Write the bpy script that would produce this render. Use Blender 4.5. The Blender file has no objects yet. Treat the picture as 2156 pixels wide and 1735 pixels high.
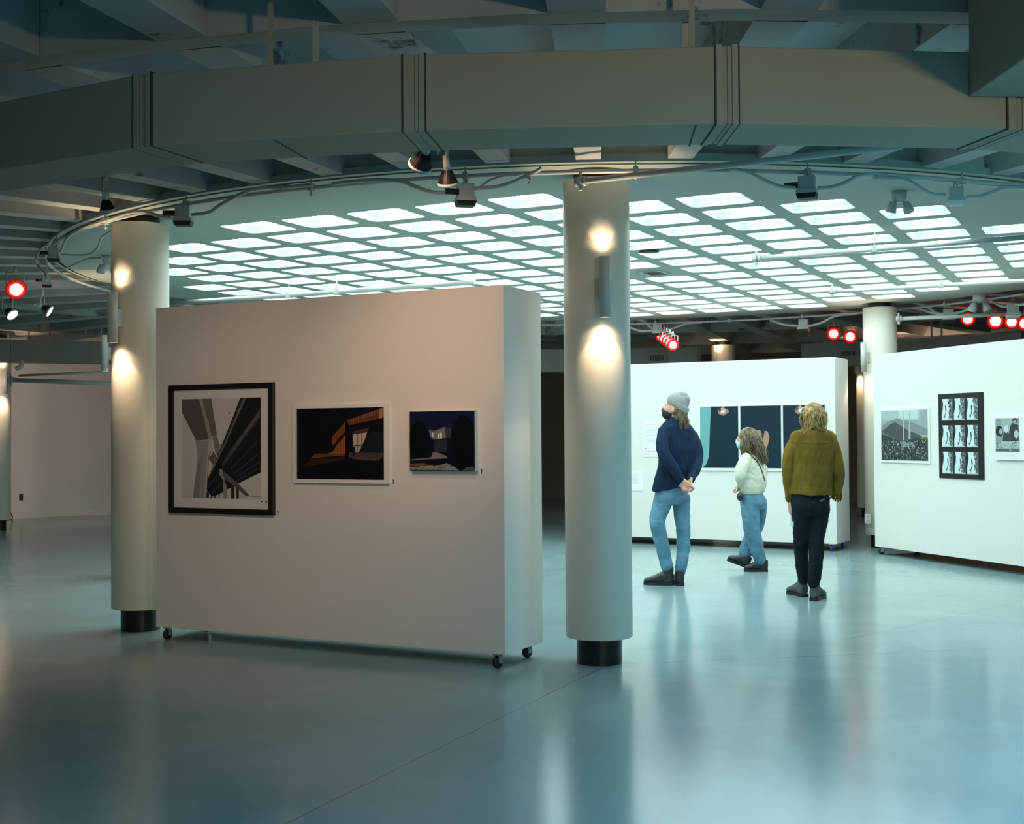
import bpy, bmesh, math, random
from mathutils import Vector, Matrix
PI = math.pi
random.seed(7)
C = bpy.context.scene.collection
# ------------------------------------------------------------------ camera
CAM = Vector((0, 0, 1.42)); F = 2678.85; PITCH = 0.01962; ROLL = -0.006146
_f = Vector((0, math.cos(PITCH), math.sin(PITCH))); _r = Vector((1, 0, 0)); _u = _r.cross(_f)
RV = math.cos(ROLL) * _r + math.sin(ROLL) * _u
UV = -math.sin(ROLL) * _r + math.cos(ROLL) * _u
cd = bpy.data.cameras.new('camera'); cam = bpy.data.objects.new('camera', cd); C.objects.link(cam)
cd.sensor_width = 36; cd.lens = F / 2156 * 36; cd.clip_end = 200
M = Matrix((RV, UV, -_f)).transposed().to_4x4(); M.translation = CAM; cam.matrix_world = M
bpy.context.scene.camera = cam

def ray(x, y): return _f + RV * ((x - 1078) / F) + UV * ((867.5 - y) / F)
def atz(x, y, z):                      # measured point of the photo on the level z
    d = ray(x, y); return CAM + d * ((z - CAM.z) / d.z)
def aty(x, y, Y):                      # ... at depth Y
    d = ray(x, y); return CAM + d * (Y / d.y)
CC = Vector((0.88, 12.98))             # centre of the round hall
def atr(x, y, r, near=True):           # ... on the cylinder of radius r round the hall's centre
    d = ray(x, y); a = d.x ** 2 + d.y ** 2; b = -2 * (d.x * CC.x + d.y * CC.y); c = CC.x ** 2 + CC.y ** 2 - r * r
    s = max(b * b - 4 * a * c, 0) ** .5; t = (-b - s) / 2 / a if near else (-b + s) / 2 / a
    return CAM + d * t
def pol(r, deg, z=0): return Vector((CC.x + r * math.cos(math.radians(deg)), CC.y + r * math.sin(math.radians(deg)), z))

# ------------------------------------------------------------------ materials
def mat(name, col, rough=.6, metal=0, spec=.5, emit=None, es=0, noise=0, nscale=8, bump=0, bscale=60, coat=0):
    m = bpy.data.materials.new(name); m.use_nodes = True; nt = m.node_tree; b = nt.nodes['Principled BSDF']
    b.inputs['Base Color'].default_value = (*col, 1); b.inputs['Roughness'].default_value = rough
    b.inputs['Metallic'].default_value = metal; b.inputs['Specular IOR Level'].default_value = spec
    b.inputs['Coat Weight'].default_value = coat
    if emit: b.inputs['Emission Color'].default_value = (*emit, 1); b.inputs['Emission Strength'].default_value = es
    if noise or bump:
        tc = nt.nodes.new('ShaderNodeTexCoord')
    if noise:
        n = nt.nodes.new('ShaderNodeTexNoise'); n.inputs['Scale'].default_value = nscale; n.inputs['Detail'].default_value = 6
        nt.links.new(tc.outputs['Object'], n.inputs['Vector'])
        r = nt.nodes.new('ShaderNodeValToRGB'); r.color_ramp.elements[0].position = .3; r.color_ramp.elements[1].position = .7
        r.color_ramp.elements[0].color = (*[c * (1 - noise) for c in col], 1); r.color_ramp.elements[1].color = (*[min(1, c * (1 + noise)) for c in col], 1)
        nt.links.new(n.outputs['Fac'], r.inputs['Fac']); nt.links.new(r.outputs['Color'], b.inputs['Base Color'])
    if bump:
        n = nt.nodes.new('ShaderNodeTexNoise'); n.inputs['Scale'].default_value = bscale; n.inputs['Detail'].default_value = 4
        nt.links.new(tc.outputs['Object'], n.inputs['Vector'])
        bp = nt.nodes.new('ShaderNodeBump'); bp.inputs['Strength'].default_value = bump; bp.inputs['Distance'].default_value = .01
        nt.links.new(n.outputs['Fac'], bp.inputs['Height']); nt.links.new(bp.outputs['Normal'], b.inputs['Normal'])
    return m

def nd(nt, t, **k):
    n = nt.nodes.new(t)
    for a, v in k.items():
        if a in n.inputs: n.inputs[a].default_value = v
        else: setattr(n, a, v)
    return n

white_paint = mat('white_wall_paint', (.77, .745, .70), .55, spec=.3, noise=.012, nscale=3, bump=.04, bscale=220)
column_paint = mat('column_paint', (.75, .72, .62), .45, spec=.35, noise=.012, nscale=2)
black_core = mat('black_column_core', (.006, .006, .007), .35)
metal_paint = mat('painted_metal', (.55, .55, .52), .45, spec=.4)
pipe_paint = mat('painted_pipe', (.60, .60, .57), .42, spec=.4)
duct_paint = mat('painted_duct', (.41, .365, .285), .62, spec=.25, noise=.03, nscale=1.5)
seam_dark = mat('dark_seam', (.06, .06, .055), .8)
lamp_black = mat('black_lamp_housing', (.012, .012, .013), .5)
chrome = mat('zinc_caster', (.45, .46, .47), .3, metal=.9)
rubber = mat('black_rubber', (.01, .01, .012), .55)
blue_rubber = mat('blue_caster_tyre', (.02, .05, .25), .45)
concrete = mat('painted_concrete', (.50, .50, .475), .8, spec=.2)
# stains on the painted concrete
nt = concrete.node_tree; b = nt.nodes['Principled BSDF']
tc = nd(nt, 'ShaderNodeTexCoord'); n1 = nd(nt, 'ShaderNodeTexNoise', Scale=2.3, Detail=9.0, Roughness=.72)
nt.links.new(tc.outputs['Object'], n1.inputs['Vector'])
r1 = nd(nt, 'ShaderNodeValToRGB'); r1.color_ramp.elements[0].position = .345; r1.color_ramp.elements[0].color = (.12, .12, .12, 1)
r1.color_ramp.elements[1].position = .40; r1.color_ramp.elements[1].color = (1, 1, 1, 1)
n2 = nd(nt, 'ShaderNodeTexNoise', Scale=1.1, Detail=4.0); nt.links.new(tc.outputs['Object'], n2.inputs['Vector'])
r2 = nd(nt, 'ShaderNodeValToRGB'); r2.color_ramp.elements[0].color = (.42, .43, .42, 1); r2.color_ramp.elements[1].color = (.60, .59, .56, 1)
r2.color_ramp.elements[0].position = .35; r2.color_ramp.elements[1].position = .65
nt.links.new(n1.outputs['Fac'], r1.inputs['Fac']); nt.links.new(n2.outputs['Fac'], r2.inputs['Fac'])
mx = nd(nt, 'ShaderNodeMix', data_type='RGBA', blend_type='MULTIPLY'); mx.inputs['Factor'].default_value = .8
nt.links.new(r2.outputs['Color'], mx.inputs[6]); nt.links.new(r1.outputs['Color'], mx.inputs[7]); nt.links.new(mx.outputs[2], b.inputs['Base Color'])
soffit_m = mat('soffit_plaster', (.66, .66, .62), .7, spec=.25)
nt = soffit_m.node_tree; b = nt.nodes['Principled BSDF']
tc = nd(nt, 'ShaderNodeTexCoord'); n1 = nd(nt, 'ShaderNodeTexNoise', Scale=7.0, Detail=8.0, Roughness=.7); nt.links.new(tc.outputs['Object'], n1.inputs['Vector'])
r1 = nd(nt, 'ShaderNodeValToRGB'); r1.color_ramp.elements[0].position = .255; r1.color_ramp.elements[0].color = (.16, .18, .17, 1)
r1.color_ramp.elements[1].position = .29; r1.color_ramp.elements[1].color = (.44, .49, .44, 1)
nt.links.new(n1.outputs['Fac'], r1.inputs['Fac']); nt.links.new(r1.outputs['Color'], b.inputs['Base Color'])

# polished concrete floor with joints
floor_m = mat('polished_concrete', (.33, .32, .30), .2, spec=.45)
nt = floor_m.node_tree; b = nt.nodes['Principled BSDF']
tc = nd(nt, 'ShaderNodeTexCoord'); sep = nd(nt, 'ShaderNodeSeparateXYZ'); nt.links.new(tc.outputs['Object'], sep.inputs[0])
n1 = nd(nt, 'ShaderNodeTexNoise', Scale=.9, Detail=8.0, Roughness=.62); n1.inputs['Distortion'].default_value = .6
nt.links.new(tc.outputs['Object'], n1.inputs['Vector'])
r1 = nd(nt, 'ShaderNodeValToRGB'); r1.color_ramp.elements[0].position = .32; r1.color_ramp.elements[1].position = .7
r1.color_ramp.elements[0].color = (.215, .305, .315, 1); r1.color_ramp.elements[1].color = (.285, .39, .40, 1)
nt.links.new(n1.outputs['Fac'], r1.inputs['Fac'])
nr = nd(nt, 'ShaderNodeTexNoise', Scale=3.0, Detail=6.0, Roughness=.65); nt.links.new(tc.outputs['Object'], nr.inputs['Vector'])
rr = nd(nt, 'ShaderNodeMapRange'); rr.inputs['From Min'].default_value = .3; rr.inputs['From Max'].default_value = .7
rr.inputs['To Min'].default_value = .168; rr.inputs['To Max'].default_value = .182
nt.links.new(nr.outputs['Fac'], rr.inputs['Value']); nt.links.new(rr.outputs['Result'], b.inputs['Roughness'])
def joint(p, q, w, prev):
    """darken along the segment p-q"""
    d = Vector(q) - Vector(p); L = d.length; d.normalize(); nx, ny = -d.y, d.x
    dot = nd(nt, 'ShaderNodeVectorMath', operation='DOT_PRODUCT'); dot.inputs[1].default_value = (nx, ny, 0)
    nt.links.new(wob.outputs[0], dot.inputs[0])
    s = nd(nt, 'ShaderNodeMath', operation='SUBTRACT'); nt.links.new(dot.outputs['Value'], s.inputs[0]); s.inputs[1].default_value = nx * p[0] + ny * p[1]
    a = nd(nt, 'ShaderNodeMath', operation='ABSOLUTE'); nt.links.new(s.outputs[0], a.inputs[0])
    l = nd(nt, 'ShaderNodeMath', operation='LESS_THAN'); nt.links.new(a.outputs[0], l.inputs[0]); l.inputs[1].default_value = w
    dt = nd(nt, 'ShaderNodeVectorMath', operation='DOT_PRODUCT'); dt.inputs[1].default_value = (d.x, d.y, 0); nt.links.new(tc.outputs['Object'], dt.inputs[0])
    s2 = nd(nt, 'ShaderNodeMath', operation='SUBTRACT'); nt.links.new(dt.outputs['Value'], s2.inputs[0]); s2.inputs[1].default_value = d.x * p[0] + d.y * p[1] + L / 2
    a2 = nd(nt, 'ShaderNodeMath', operation='ABSOLUTE'); nt.links.new(s2.outputs[0], a2.inputs[0])
    l2 = nd(nt, 'ShaderNodeMath', operation='LESS_THAN'); nt.links.new(a2.outputs[0], l2.inputs[0]); l2.inputs[1].default_value = L / 2
    m_ = nd(nt, 'ShaderNodeMath', operation='MULTIPLY'); nt.links.new(l.outputs[0], m_.inputs[0]); nt.links.new(l2.outputs[0], m_.inputs[1])
    if prev is None: return m_
    x = nd(nt, 'ShaderNodeMath', operation='MAXIMUM'); nt.links.new(prev.outputs[0], x.inputs[0]); nt.links.new(m_.outputs[0], x.inputs[1]); return x
nw = nd(nt, 'ShaderNodeTexNoise', Scale=9.0, Detail=4.0); nt.links.new(tc.outputs['Object'], nw.inputs['Vector'])
sc = nd(nt, 'ShaderNodeVectorMath', operation='SCALE'); sc.inputs['Scale'].default_value = .018; nt.links.new(nw.outputs['Color'], sc.inputs[0])
wob = nd(nt, 'ShaderNodeVectorMath', operation='ADD'); nt.links.new(tc.outputs['Object'], wob.inputs[0]); nt.links.new(sc.outputs[0], wob.inputs[1])
pv = None
for (p, q) in [((-1.6, 3.0), (.263, 7.2)), ((.263, 7.2), (.6, 7.96)), ((.74, 7.98), (3.4, 8.5)), ((2.3, 8.85), (4.4, 10.9))]:
    pv = joint(p, q, .0035, pv)
mj = nd(nt, 'ShaderNodeMix', data_type='RGBA'); nt.links.new(pv.outputs[0], mj.inputs['Factor'])
nt.links.new(r1.outputs['Color'], mj.inputs[6]); mj.inputs[7].default_value = (.14, .135, .125, 1)
nt.links.new(mj.outputs[2], b.inputs['Base Color'])
nb = nd(nt, 'ShaderNodeTexNoise', Scale=2.2, Detail=3.0); nt.links.new(tc.outputs['Object'], nb.inputs['Vector'])
bp = nd(nt, 'ShaderNodeBump'); bp.inputs['Strength'].default_value = .02; bp.inputs['Distance'].default_value = .02
nt.links.new(nb.outputs['Fac'], bp.inputs['Height']); nt.links.new(bp.outputs['Normal'], b.inputs['Normal'])

SKY = (.85, 1.0, 1.0)
glow_panel = mat('glowing_light_panel', (1, 1, 1), .5, emit=(.74, .97, .97), es=8.2)
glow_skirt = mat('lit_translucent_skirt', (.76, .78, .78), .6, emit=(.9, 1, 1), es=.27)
warm_glow = mat('warm_lamp_glass', (1, .9, .8), .4, emit=(1, .72, .48), es=14)
white_glow = mat('spot_lamp_glass', (1, .9, .8), .4, emit=(1, .85, .75), es=12)

# ------------------------------------------------------------------ mesh helpers
class MB:
    def __init__(s): s.v = []; s.f = []; s.m = []; s.sm = []
    def add(s, vs, fs, mi=0, smooth=False):
        o = len(s.v); s.v += [tuple(v) for v in vs]
        for f in fs: s.f.append([i + o for i in f]); s.m.append(mi); s.sm.append(smooth)
        return s
    def hexa(s, p, mi=0):   # p: 8 points, bottom loop then top loop
        return s.add(p, [(3, 2, 1, 0), (4, 5, 6, 7), (0, 1, 5, 4), (1, 2, 6, 5), (2, 3, 7, 6), (3, 0, 4, 7)], mi)
    def box(s, c, size, rz=0, mi=0, mtx=None):
        c = Vector(c); hx, hy, hz = size[0] / 2, size[1] / 2, size[2] / 2
        p = [Vector((x, y, z)) for z in (-hz, hz) for x, y in ((-hx, -hy), (hx, -hy), (hx, hy), (-hx, hy))]
        R = mtx if mtx is not None else Matrix.Rotation(rz, 3, 'Z')
        return s.hexa([c + R @ q for q in p], mi)
    def prism(s, poly, z0, z1, mi=0):
        n = len(poly); v = [(x, y, z0) for x, y in poly] + [(x, y, z1) for x, y in poly]
        return s.add(v, [tuple(range(n))[::-1], tuple(range(n, 2 * n))] + [(i, (i + 1) % n, n + (i + 1) % n, n + i) for i in range(n)], mi)
    def tube(s, pts, r, seg=10, mi=0, caps=True, smooth=True):
        pts = [Vector(p) for p in pts]; n = len(pts); rs = r if isinstance(r, (list, tuple)) else [r] * n
        t0 = (pts[1] - pts[0]).normalized(); a = Vector((0, 0, 1)) if abs(t0.z) < .9 else Vector((1, 0, 0))
        u = t0.cross(a).normalized(); vs = []
        for i, p in enumerate(pts):
            t = (pts[min(i + 1, n - 1)] - pts[max(i - 1, 0)]).normalized()
            u = (u - t * u.dot(t)).normalized(); w = t.cross(u)
            vs += [p + (u * math.cos(2 * PI * k / seg) + w * math.sin(2 * PI * k / seg)) * rs[i] for k in range(seg)]
        fs = [(i * seg + k, i * seg + (k + 1) % seg, (i + 1) * seg + (k + 1) % seg, (i + 1) * seg + k) for i in range(n - 1) for k in range(seg)]
        s.add(vs, fs, mi, smooth)
        if caps: s.add(vs[:seg], [tuple(range(seg))[::-1]], mi); s.add(vs[-seg:], [tuple(range(seg))], mi)
        return s
    def lathe(s, prof, origin=(0, 0, 0), axis=(0, 0, 1), seg=24, mi=0, smooth=True):
        o = Vector(origin); ax = Vector(axis).normalized(); a = Vector((0, 0, 1)) if abs(ax.z) < .9 else Vector((1, 0, 0))
        u = ax.cross(a).normalized(); w = ax.cross(u); vs = []
        for (r, h) in prof:
            vs += [o + ax * h + (u * math.cos(2 * PI * k / seg) + w * math.sin(2 * PI * k / seg)) * r for k in range(seg)]
        fs = [(i * seg + k, i * seg + (k + 1) % seg, (i + 1) * seg + (k + 1) % seg, (i + 1) * seg + k) for i in range(len(prof) - 1) for k in range(seg)]
        return s.add(vs, fs, mi, smooth)
    def disc(s, c, axis, r, seg=24, mi=0):
        c = Vector(c); ax = Vector(axis).normalized(); a = Vector((0, 0, 1)) if abs(ax.z) < .9 else Vector((1, 0, 0))
        u = ax.cross(a).normalized(); w = ax.cross(u)
        return s.add([c + (u * math.cos(2 * PI * k / seg) + w * math.sin(2 * PI * k / seg)) * r for k in range(seg)], [tuple(range(seg))], mi)
    def build(s, name, mats, parent=None, fix=True):
        me = bpy.data.meshes.new(name); me.from_pydata(s.v, [], s.f)
        for m in (mats if isinstance(mats, (list, tuple)) else [mats]): me.materials.append(m)
        for p, mi, sm in zip(me.polygons, s.m, s.sm): p.material_index = mi; p.use_smooth = sm
        if fix:
            bm = bmesh.new(); bm.from_mesh(me); bmesh.ops.remove_doubles(bm, verts=bm.verts, dist=1e-5)
            bmesh.ops.recalc_face_normals(bm, faces=bm.faces); bm.to_mesh(me); bm.free()
        me.update(); o = bpy.data.objects.new(name, me); C.objects.link(o)
        if parent: o.parent = parent
        return o
def tag(o, label=None, cat=None, group=None, kind=None):
    if label: o['label'] = label
    if cat: o['category'] = cat
    if group: o['group'] = group
    if kind: o['kind'] = kind
    return o
def thing(name, loc=(0, 0, 0), label=None, cat=None, group=None, rz=0):
    o = bpy.data.objects.new(name, None); C.objects.link(o); o.location = loc; o.rotation_euler.z = rz
    o.empty_display_size = .1
    return tag(o, label, cat, group)
def bevel(o, w=.004, seg=2):
    m = o.modifiers.new('bevel', 'BEVEL'); m.width = w; m.segments = seg; m.limit_method = 'ANGLE'; return o
def copy_tree(o, parent=None):
    c = o.copy(); C.objects.link(c)
    if parent: c.parent = parent
    for ch in list(o.children): copy_tree(ch, c)
    return c
def smooth_path(pts, n=6):
    """Catmull-Rom through pts"""
    P = [Vector(p) for p in pts]; P = [2 * P[0] - P[1]] + P + [2 * P[-1] - P[-2]]; out = []
    for i in range(1, len(P) - 2):
        for k in range(n):
            t = k / n; a, b_, c, d = P[i - 1:i + 3]
            out.append(.5 * ((2 * b_) + (c - a) * t + (2 * a - 5 * b_ + 4 * c - d) * t * t + (3 * b_ - 3 * c + d - a) * t ** 3))
    out.append(P[-2]); return out
def spot(name, loc, aim, energy, col, size=60, blend=.6, rad=.03):
    l = bpy.data.lights.new(name, 'SPOT'); l.energy = energy; l.color = col; l.spot_size = math.radians(size); l.spot_blend = blend; l.shadow_soft_size = rad
    o = bpy.data.objects.new(name, l); C.objects.link(o); o.location = loc
    o.rotation_euler = (Vector(aim) - Vector(loc)).to_track_quat('-Z', 'Y').to_euler(); return o

#@@ROOM
# ------------------------------------------------------------------ the hall: floor, walls, waffle ceiling
ZS = 3.085           # underside of the round soffit
fl = MB(); fl.add([tuple(pol(17.5, a, 0)) for a in range(0, 360, 5)], [tuple(range(72))])
tag(fl.build('floor', floor_m), kind='structure')
# outer wall as a faceted ring, nearer on the left
def wall_r(a):
    a = a % 360
    pts = [(0, 14.6), (60, 14.9), (90, 16.5), (108, 16.5), (125, 14.2), (140, 13.9), (160, 13.9), (200, 14.2), (260, 15.6), (300, 15.6), (360, 14.6)]
    for (a0, r0), (a1, r1_) in zip(pts, pts[1:]):
        if a0 <= a <= a1: return r0 + (r1_ - r0) * (a - a0) / (a1 - a0)
wallm = mat('perimeter_wall_paint', (.70, .68, .66), .7, noise=.02, nscale=1)
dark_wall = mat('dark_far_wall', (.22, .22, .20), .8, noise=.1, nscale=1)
def wall_arc(name, a0, a1, m, step=8, z0=0, z1=3.6, th=.2):
    b_ = MB(); n = max(1, round((a1 - a0) / step))
    for i in range(n):
        p, q = a0 + (a1 - a0) * i / n, a0 + (a1 - a0) * (i + 1) / n
        A, B = pol(wall_r(p), p), pol(wall_r(q), q); A2, B2 = pol(wall_r(p) + th, p), pol(wall_r(q) + th, q)
        b_.hexa([(v.x, v.y, z) for z in (z0, z1) for v in (A, B, B2, A2)])
    return tag(b_.build(name, m), kind='structure')
wall_arc('wall_left', 122, 235, wallm)
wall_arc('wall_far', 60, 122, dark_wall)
wall_arc('wall_right', -60, 60, mat('right_wall_paint', (.42, .34, .27), .8))
wall_arc('wall_near', 235, 300, wallm)
bb = MB()
for i in range(14):
    p, q = 122 + i * 5, 127 + i * 5
    A, B, A2, B2 = pol(wall_r(p) - .02, p), pol(wall_r(q) - .02, q), pol(wall_r(p), p), pol(wall_r(q), q)
    bb.hexa([(v.x, v.y, z) for z in (0, .11) for v in (A, B, B2, A2)])
tag(bb.build('baseboard_left', wallm), kind='structure')

# slab and coffer ribs
RD = 5.24; CD = .29
cb = MB(); ZR = 3.10
rings = [(RD, 7.86), (8.0, 10.7), (10.86, 13.5), (13.66, 16.9)]
cb.add([tuple(pol(17.4, a, ZR + CD)) for a in range(0, 360, 5)], [tuple(range(72))])
cb.add([tuple(pol(17.4, a, ZR + CD + .2)) for a in range(0, 360, 5)], [tuple(range(72))])
def arcbox(b_, r0, r1_, a0, a1, z0, z1, n, mi=0):
    for i in range(n):
        p, q = a0 + (a1 - a0) * i / n, a0 + (a1 - a0) * (i + 1) / n
        P = [pol(r0, p), pol(r0, q), pol(r1_, q), pol(r1_, p)]
        b_.hexa([(v.x, v.y, z) for z in (z0, z1) for v in P], mi)
for (i0, i1) in ((7.86, 8.0), (10.7, 10.86), (13.5, 13.66)): arcbox(cb, i0, i1, 0, 360, ZR, ZR + CD + .01, 60)
for k in range(60):
    a = -94.4 + 6 * k
    for (r0, r1_) in rings:
        arcbox(cb, r0, r1_, a - .82, a + .82, ZR, ZR + CD + .01, 1)
tag(cb.build('ceiling', concrete), kind='structure')

# round soffit pierced by the light coffers
LO = Vector((-.17188, 8.90557)); E2 = Vector((.26333, .52894)); E1 = Vector((-.52894, .26333))
def lat(a, b_): return LO + E1 * a + E2 * b_
cells = [(a, b_) for a in range(-7, 12) for b_ in range(-2, 17) if math.hypot(a - 2, b_ - 7) < 7.4 and (a, b_) != (1, 7)]
OA, OB = .79, .73      # opening size in cells
def rrect(ca, cb_, ha, hb, r, n=5):
    """rounded rectangle in world XY: centre in lattice coords, half sizes in m"""
    c = lat(ca, cb_); u = E1.normalized(); w = E2.normalized(); out = []
    for (sx, sy, a0) in ((1, 1, 0), (-1, 1, 90), (-1, -1, 180), (1, -1, 270)):
        for k in range(n + 1):
            t = math.radians(a0 + 90 * k / n)
            out.append(c + u * (sx * (ha - r) + r * math.cos(t)) + w * (sy * (hb - r) + r * math.sin(t)))
    return out
SP = E2.length; HA, HB = OA * SP / 2, OB * SP / 2
bm = bmesh.new(); loops = []
outer = [bm.verts.new((*pol(RD, a).xy, ZS)) for a in range(0, 360, 2)]
edges = [bm.edges.new((outer[i], outer[(i + 1) % len(outer)])) for i in range(len(outer))]
for (a, b_) in cells:
    vs = [bm.verts.new((p.x, p.y, ZS)) for p in rrect(a - .4, b_ + .32, HA, HB, .055)]
    edges += [bm.edges.new((vs[i], vs[(i + 1) % len(vs)])) for i in range(len(vs))]
bmesh.ops.triangle_fill(bm, use_beauty=True, use_dissolve=False, edges=edges)
# keep only faces outside the openings
def inside(x, y):
    d = Vector((x, y)) - LO; ka = d.dot(E1) / SP ** 2; kb = d.dot(E2) / SP ** 2
    for (a, b_) in cells:
        if abs(ka - (a - .4)) < OA / 2 - .02 and abs(kb - (b_ + .32)) < OB / 2 - .02: return True
    return False
bmesh.ops.delete(bm, geom=[f for f in bm.faces if inside(*f.calc_center_median().xy)], context='FACES')
for f in bm.faces:
    if f.normal.z > 0: f.normal_flip()
me = bpy.data.meshes.new('soffit'); bm.to_mesh(me); bm.free(); me.materials.append(soffit_m)
so = bpy.data.objects.new('trim_1', me); C.objects.link(so); tag(so, kind='structure')
rim = MB(); arcbox(rim, RD - .02, RD, 0, 360, ZS, ZR + CD, 90)
arcbox(rim, RD, RD + .05, 0, 360, ZS + .005, ZS + .05, 90)
tag(rim.build('trim_2', soffit_m), kind='structure')

# light coffers (each its own thing: skirt + light panel)
def skylight_proto():
    t = thing('ceiling_light')
    lo = rrect(0, 0, HA, HB, .055); c0 = lat(0, 0); hi = rrect(0, 0, HA - .05, HB - .05, .06)
    n = len(lo); b_ = MB(); v = [(p.x - c0.x, p.y - c0.y, 0) for p in lo]
    mid = rrect(0, 0, HA - .018, HB - .018, .058)
    v += [(p.x - c0.x, p.y - c0.y, .03) for p in mid] + [(p.x - c0.x, p.y - c0.y, .052) for p in hi]
    b_.add(v, [(k * n + i, k * n + (i + 1) % n, (k + 1) * n + (i + 1) % n, (k + 1) * n + i) for k in (0, 1) for i in range(n)], smooth=True)
    b_.build('skirt', glow_skirt, t)
    b2 = MB(); b2.add([(p.x - c0.x, p.y - c0.y, .05) for p in hi], [tuple(range(n))]); b2.build('light_panel', glow_panel, t)
    return t
proto = skylight_proto(); first = True
for (a, b_) in cells:
    o = proto if first else copy_tree(proto); first = False
    c = lat(a - .4, b_ + .32); o.location = (c.x, c.y, ZS)
    tag(o, 'white glowing rounded light coffer set in the round soffit grid', 'ceiling light', 'light coffers of the round ceiling')

#@@COLUMNS
# ------------------------------------------------------------------ columns and sconces
def column(x, y, label):
    t = thing('column', (x, y, 0), label, 'column', 'round columns of the hall')
    MB().lathe([(.204, .164), (.21, .17), (.21, 3.02), (.204, 3.026), (0.001, 3.026)], seg=64).lathe([(.204, .164), (.14, .164)], seg=64).build('cover', column_paint, t)
    MB().lathe([(.142, 0), (.142, 3.083)], seg=48).build('core', black_core, t)
    return t
def sconce(cx, cy, deg, label, z0=2.0, e=26, part=True):
    """up-down cylinder wall light; deg = direction it faces from the column centre"""
    d = Vector((math.cos(math.radians(deg)), math.sin(math.radians(deg)), 0)); p = Vector((cx, cy, 0)) + d * .295
    t = thing('wall_sconce', (p.x, p.y, z0), label, 'wall light', 'up and down cylinder lights on the columns')
    H = .37
    MB().lathe([(.030, .012), (.030, 0), (.037, 0), (.037, H), (.030, H), (.030, H - .012)], seg=28).build('housing', metal_paint, t)
    b_ = MB(); b_.box(-d * .055 + Vector((0, 0, H / 2)), (.06, .05, .13), math.radians(deg)); bevel(b_.build('wall_bracket', metal_paint, t), .003)
    MB().disc((0, 0, .010), (0, 0, 1), .0295).build('lower_lamp', warm_glow, t)
    MB().disc((0, 0, H - .010), (0, 0, 1), .0295).build('upper_lamp', warm_glow, t)
    for nm, z, s in (('down', -.004, -1), ('up', H + .004, 1)):
        for en, sz, bl in ((e * .36, 92, .35), (e * .19, 140, .9)):
            l = spot('sconce_' + nm + '_beam', (0, 0, z), (0, 0, z + s), en, (1, .74, .48), sz, bl, .012); l.parent = t
    return t
P_MAIN = (.54, 8.03); P_LEFT = (-2.785, 9.534); P_RIGHT = (4.67, 16.105)
p = atz(272, 1187, .164); P_LEFT2 = (p.x, p.y + .21)
column(*P_MAIN, 'nearest round column, in front of the light grid, with a cylinder light facing the camera')
column(*P_LEFT, 'round column at the left end of the big front display wall')
column(*P_LEFT2, 'round column half hidden behind the left column')
column(*P_RIGHT, 'round white column behind the left end of the right display wall')
p = aty(1525, 900, 22.6); P_FAR = (p.x, p.y); column(*P_FAR, 'distant round column whose warm lit top shows above the far display wall')
p = atz(-18, 1105, .1); P_FL = (p.x, p.y + .2); column(*P_FL, 'pale column cut off by the left edge of the view')
def sc_at(cx, cy, px, pyb, label, e=26):
    """sconce whose foot shows at px, pyb: angle from the column found by search"""
    best = min(range(360), key=lambda a: abs(proj(Vector((cx + .295 * math.cos(math.radians(a)), cy + .295 * math.sin(math.radians(a)), 2)))[0] - px) + (1e3 if math.sin(math.radians(a)) > .1 else 0))
    P = Vector((cx + .295 * math.cos(math.radians(best)), cy + .295 * math.sin(math.radians(best)), 0))
    return sconce(cx, cy, best, label, aty(px, pyb, P.y).z, e)
def proj(P):
    d = Vector(P) - CAM; z = d.dot(_f); return (1078 + F * d.dot(RV) / z, 867.5 - F * d.dot(UV) / z)
sc_at(*P_MAIN, 1275, 668, 'cylinder wall light on the nearest column', 30)
sc_at(*P_LEFT, 237, 722, 'cylinder wall light on the left side of the column beside the front display wall', 30)
sc_at(*P_LEFT2, 217, 782, 'thin cylinder wall light lower left of the other one, against the far duct', 26)
sc_at(*P_RIGHT, 1819, 783, 'small cylinder wall light on the column by the right display wall', 16)
sc_at(*P_FAR, 1507, 790, 'cylinder wall light on the distant column behind the far display wall', 60)
sc_at(*P_FL, 11, 830, 'cylinder wall light at the left edge of the view', 22)
p = aty(1830, 900, 22); column(p.x, p.y, 'distant column mostly hidden behind the right column'); sc_at(p.x, p.y, 1803, 786, 'distant glowing cylinder light left of the right column', 22)

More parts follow.
